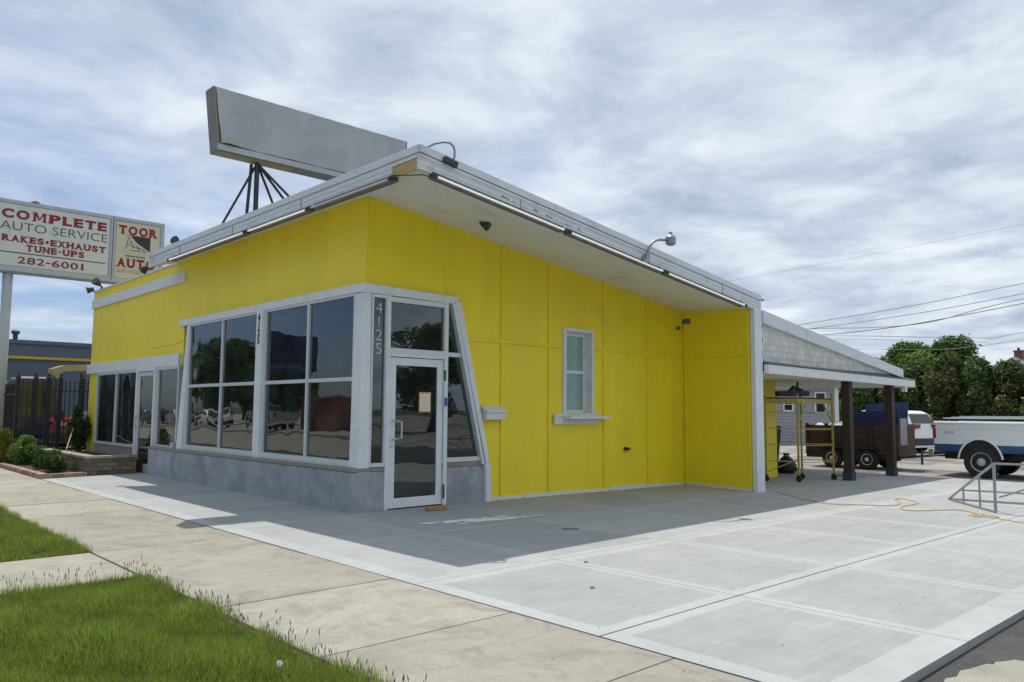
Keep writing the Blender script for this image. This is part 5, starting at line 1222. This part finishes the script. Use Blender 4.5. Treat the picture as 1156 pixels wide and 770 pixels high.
# ------------------------------------------------------------------ houses and lines behind
H_ = thing('grey_house', (30.83, 6.87, -.1), 'grey clapboard house with narrow white trimmed windows behind the carport', 'house', rz=rad(24.7), local=True)
def f(m):
    z = 0
    while z < 3.1: m.hexa([(-.02, 0, z), (.0, 0, z), (.0, 10, z), (-.02, 10, z), (.005, 0, z+.15), (.02, 0, z+.15), (.02, 10, z+.15), (.005, 10, z+.15)]); z += .152
    m.box(.02, 7, .02, 10, 0, 3.15)
part('wall', 'siding', H_, f)
part('roof', 'roofgrey', H_, lambda m: m.prism([(-.4, -.3, 3.15), (7.4, -.3, 3.15), (3.5, -.3, 4.3)], (0, 10.6, 0)))
part('eave', 'white', H_, lambda m: m.box(-.4, -.02, -.1, 10.2, 2.78, 2.92))
part('corner_board', 'white', H_, lambda m: m.box(-.06, .03, -.08, .10, 0, 2.78))
for y, z0, z1, wd in ((2.2, 1.68, 2.22, .34), (.73, 1.60, 2.48, .38)):
    wn = part('window', 'white', H_, lambda m: m.box(-.07, -.02, y-wd/2-.08, y+wd/2+.08, z0-.08, z1+.08))
    part('pane', 'carglass', wn, lambda m: (m.box(-.085, -.072, y-wd/2, y+wd/2, z0, (z0+z1)/2-.02), m.box(-.085, -.072, y-wd/2, y+wd/2, (z0+z1)/2+.02, z1)))
H2 = thing('far_house', (60, 6.8, -.1), 'distant house roof with a dark chimney above the hedge at right', 'house')
part('wall', 'siding', H2, lambda m: m.box(60.4, 68, 4.2, 9.4, -.1, 4.1))
part('roof', 'roofgrey', H2, lambda m: m.prism([(60, 9.8, 3.9), (60, 3.8, 3.5), (60, 6.8, 5.62)], (9, 0, 0)))
part('rake', 'white', H2, lambda m: (m.bar((59.95, 9.8, 3.85), (59.95, 6.8, 5.57), .08, .16), m.bar((59.95, 3.8, 3.45), (59.95, 6.8, 5.57), .08, .16)))
part('chimney', 'brick', H2, lambda m: (m.box(61.5, 62, 6.6, 7.15, 4.6, 6.1), m.box(61.45, 62.05, 6.55, 7.2, 6.1, 6.2)))
part('flue', 'black', H2, lambda m: m.lathe((61.75, 6.9, 6.2), (0, 0, 1), [(0, .1), (.22, .08)], 8))
def pole(loc, h, label, arms=True, group='utility poles'):
    T = thing('utility_pole', loc, label, 'utility pole', group); L = Vector(loc)
    part('pole', 'wooddark', T, lambda m: m.tube([L, L+Vector((0, 0, h))], [.16, .11], 10))
    if arms:
        part('crossarm', 'wooddark', T, lambda m: (m.box(L.x-.06, L.x+.06, L.y-1.1, L.y+1.1, L.z+h-.55, L.z+h-.42), m.box(L.x-.06, L.x+.06, L.y-.9, L.y+.9, L.z+h-1.3, L.z+h-1.2)))
        for k in (-1, -.4, .4, 1): part('insulator', 'siding', T, lambda m: m.lathe((L.x, L.y+k, L.z+h-.42), (0, 0, 1), [(0, .04), (.06, .05), (.14, .02)], 8))
    return T
pole((38, 14.6, -.1), 6.6, 'wooden utility pole hidden behind the carport roof', False)
pole((38, -13, -.1), 9.6, 'wooden utility pole beyond the hedge at the right', False)
def wire(pts, label, r=.013):
    P_ = [Vector((38+dx, y, z)) for dx, y, z in pts]; out_ = []
    for i in range(len(P_)-1):
        p0 = P_[max(i-1, 0)]; p1 = P_[i]; p2 = P_[i+1]; p3 = P_[min(i+2, len(P_)-1)]
        for k in range(8):
            t = k/8; out_.append(.5*((2*p1)+(p2-p0)*t+(2*p0-5*p1+4*p2-p3)*t*t+(3*p1-p0-3*p2+p3)*t**3))
    prop(MB().tube(out_+[P_[-1]], r, 4).build('power_line', 'black', origin=P_[0]), label, 'wire', 'overhead wires at right')
wire([(0, 14.6, 6.5), (0, 12.17, 6.68), (0, 5.84, 7.23), (0, .63, 7.85), (0, -13, 9.4)], 'topmost dark overhead wire of the bundle leaving the carport roof', .018)
wire([(0, 14.6, 6.3), (0, 11.52, 6.39), (0, 5.8, 6.78), (0, .65, 7.36), (0, -13, 9.2)], 'second dark overhead wire from the top of the bundle', .018)
wire([(.1, 14.6, 6.45), (.1, 11.52, 6.39), (.1, 5.74, 6.22), (.1, .66, 7.12), (.1, -13, 9.0)], 'thick overhead wire that sags and meets the fourth one', .02)
wire([(-.1, 14.6, 6.1), (-.1, 10.65, 5.96), (-.1, 6.61, 6.14), (-.1, 4.08, 6.42), (-.1, .67, 6.86), (-.1, -13, 8.8)], 'lowest thick wire of the upper bundle', .022)
wire([(0, 14.6, 6.0), (0, 9.9, 5.86), (0, 2.84, 5.30), (0, .73, 5.45), (0, -13, 7.6)], 'thin overhead wire just above the tree tops, dipping before the right edge', .011)
wire([(.1, 14.6, 5.9), (.1, 9.65, 5.66), (.1, 2.85, 5.09), (.1, .75, 5.01), (.1, -13, 6)], 'thin nearly level overhead wire grazing the tree tops', .009)
wire([(-.6, 14.6, 5.3), (-.6, 8.51, 4.99), (-.6, 4.66, 4.75), (-.6, 2.86, 4.82), (-.6, .75, 5.06), (-.6, -13, 7)], 'lowest thin overhead wire crossing in front of the tree crowns', .011)
wire([(0, 22, 9.9), (0, 17.15, 9.83), (0, .5, 10.79), (0, -13, 11.8)], 'faint high overhead wire alone in the sky at right', .007)

# ------------------------------------------------------------------ the far side of the street (seen mirrored in the shop glass)
GA = 'trees across the street'
for i, (x, y, h, lb) in enumerate(((-24, 63, 8, 'broad tree across the street, farthest along the road'), (-25, 52, 7, 'round tree across the street beyond the blue sign board'), (-31, 40, 6.0, 'round tree across the street this side of the blue sign board'), (-26, 27, 7.5, 'broad tree across the street opposite the yellow shop'), (-30, 15, 8, 'tall tree across the street nearest the crossing'), (-32, 75, 9, 'tall tree at the far end of the street'))):
    tree('street_tree', (x, y, -.05), h, 3.3, 3.3, 6500, .24, 60+i, lb, 'tree', 'leaf', TG, group=GA, trunk=.22)
for i, (x, y, h, lb) in enumerate(((30, -38, 8, 'tree at the back of the side lot, farthest from the road'), (22, -40, 7, 'tree at the back of the side lot, middle one'), (13, -42, 8.5, 'tree at the back of the side lot, nearest the road'))):
    tree('lot_tree', (x, y, -.1), h, 3.6, 3.2, 6500, .24, 70+i, lb, 'tree', 'leaf', TG, group='trees behind the side lot', trunk=.22)
pole((17, -33, -.1), 9.5, 'utility pole with crossarms in front of the side lot trees')
pole((-18.6, 56, -.05), 9.0, 'utility pole with crossarms on the far side of the street')
T = thing('roadside_sign', (-21, 43, -.05), 'dark blue sign board on two posts across the street', 'sign')
part('board', 'blue', T, lambda m: m.box(-23.4, -18.8, 43, 43.4, 4.0, 6.9)); part('stripe', 'shopgrey', T, lambda m: m.box(-23.2, -19.0, 42.96, 43.0, 4.3, 4.6))
for x in (-22.8, -19.4): part('post', 'darkmetal', T, lambda m: m.tube([(x, 43.2, -.05), (x, 43.2, 4.0)], .12, 8))
T = thing('brick_building', (-24, 39, -.05), 'low red brick building with a flat roof across the street', 'building')
part('wall', 'brick', T, lambda m: m.box(-27, -21.6, 37, 42, -.05, 2.2)); part('roof', 'roofgrey', T, lambda m: m.box(-27.2, -21.4, 36.8, 42.2, 2.2, 2.35))
part('door', 'darkmetal', T, lambda m: m.box(-24, -23, 36.95, 37, 0, 2.0)); part('window', 'carglass', T, lambda m: m.box(-26.5, -24.8, 36.95, 37, .9, 1.8))
pickup((-19.3, 40.5, -.05), rad(97), 'silver pickup truck parked across the street', 'carsilver', 'carsilver', 'vehicles across the street')
for x, y, b, lb in ((-19.4, 50, 'carwhite', 'white sedan parked across the street beyond the pickup'), (-19.3, 57, 'carsilver', 'silver sedan parked across the street, second beyond the pickup'), (-19.5, 64, 'cardark', 'dark sedan parked across the street, farthest one')):
    car('parked_car', (x, y, -.05), rad(90), lb, 'car', b, 4.6, .88, 1.42, .92, False, 'vehicles across the street')
# cars behind the black fence
car('parked_car', (1.2, 22.5, -.055), rad(20), 'red sedan parked behind the black iron fence beside the yellow shop', 'car', 'carred', 4.6, .88, 1.42, .92, False)
car('parked_car', (-1.0, 27.2, -.055), rad(8), 'dark blue sedan parked behind the fence in front of the auto shop wall', 'car', 'cardark', 4.6, .88, 1.42, .92, False)
T = thing('delivery_van', (1.2, 25.6, -.055), 'dark van with a white roof standing behind the black iron fence', 'van')
part('roof', 'carwhite', T, lambda m: m.box(.5, 1.5, 25.02, 26.8, 2.56, 2.64), bevel=.02)
part('body', 'cardark', T, lambda m: m.prism([(.3, 25.0, .35), (2.1, 25.0, .35), (2.1, 25.0, 1.3), (1.75, 25.0, 1.95), (1.55, 25.0, 2.55), (.45, 25.0, 2.55), (.3, 25.0, 2.3)], (0, 1.8, 0)), bevel=.06)
part('window', 'carglass', T, lambda m: m.box(.4, 1.4, 24.985, 25.0, 1.5, 2.1))
for x in (.65, 1.75): part('wheel', 'rubber', T, lambda m: m.lathe((x, 25.1, .28), (0, -1, 0), [(-.1, .33), (.12, .33), (.13, .2)], 18))
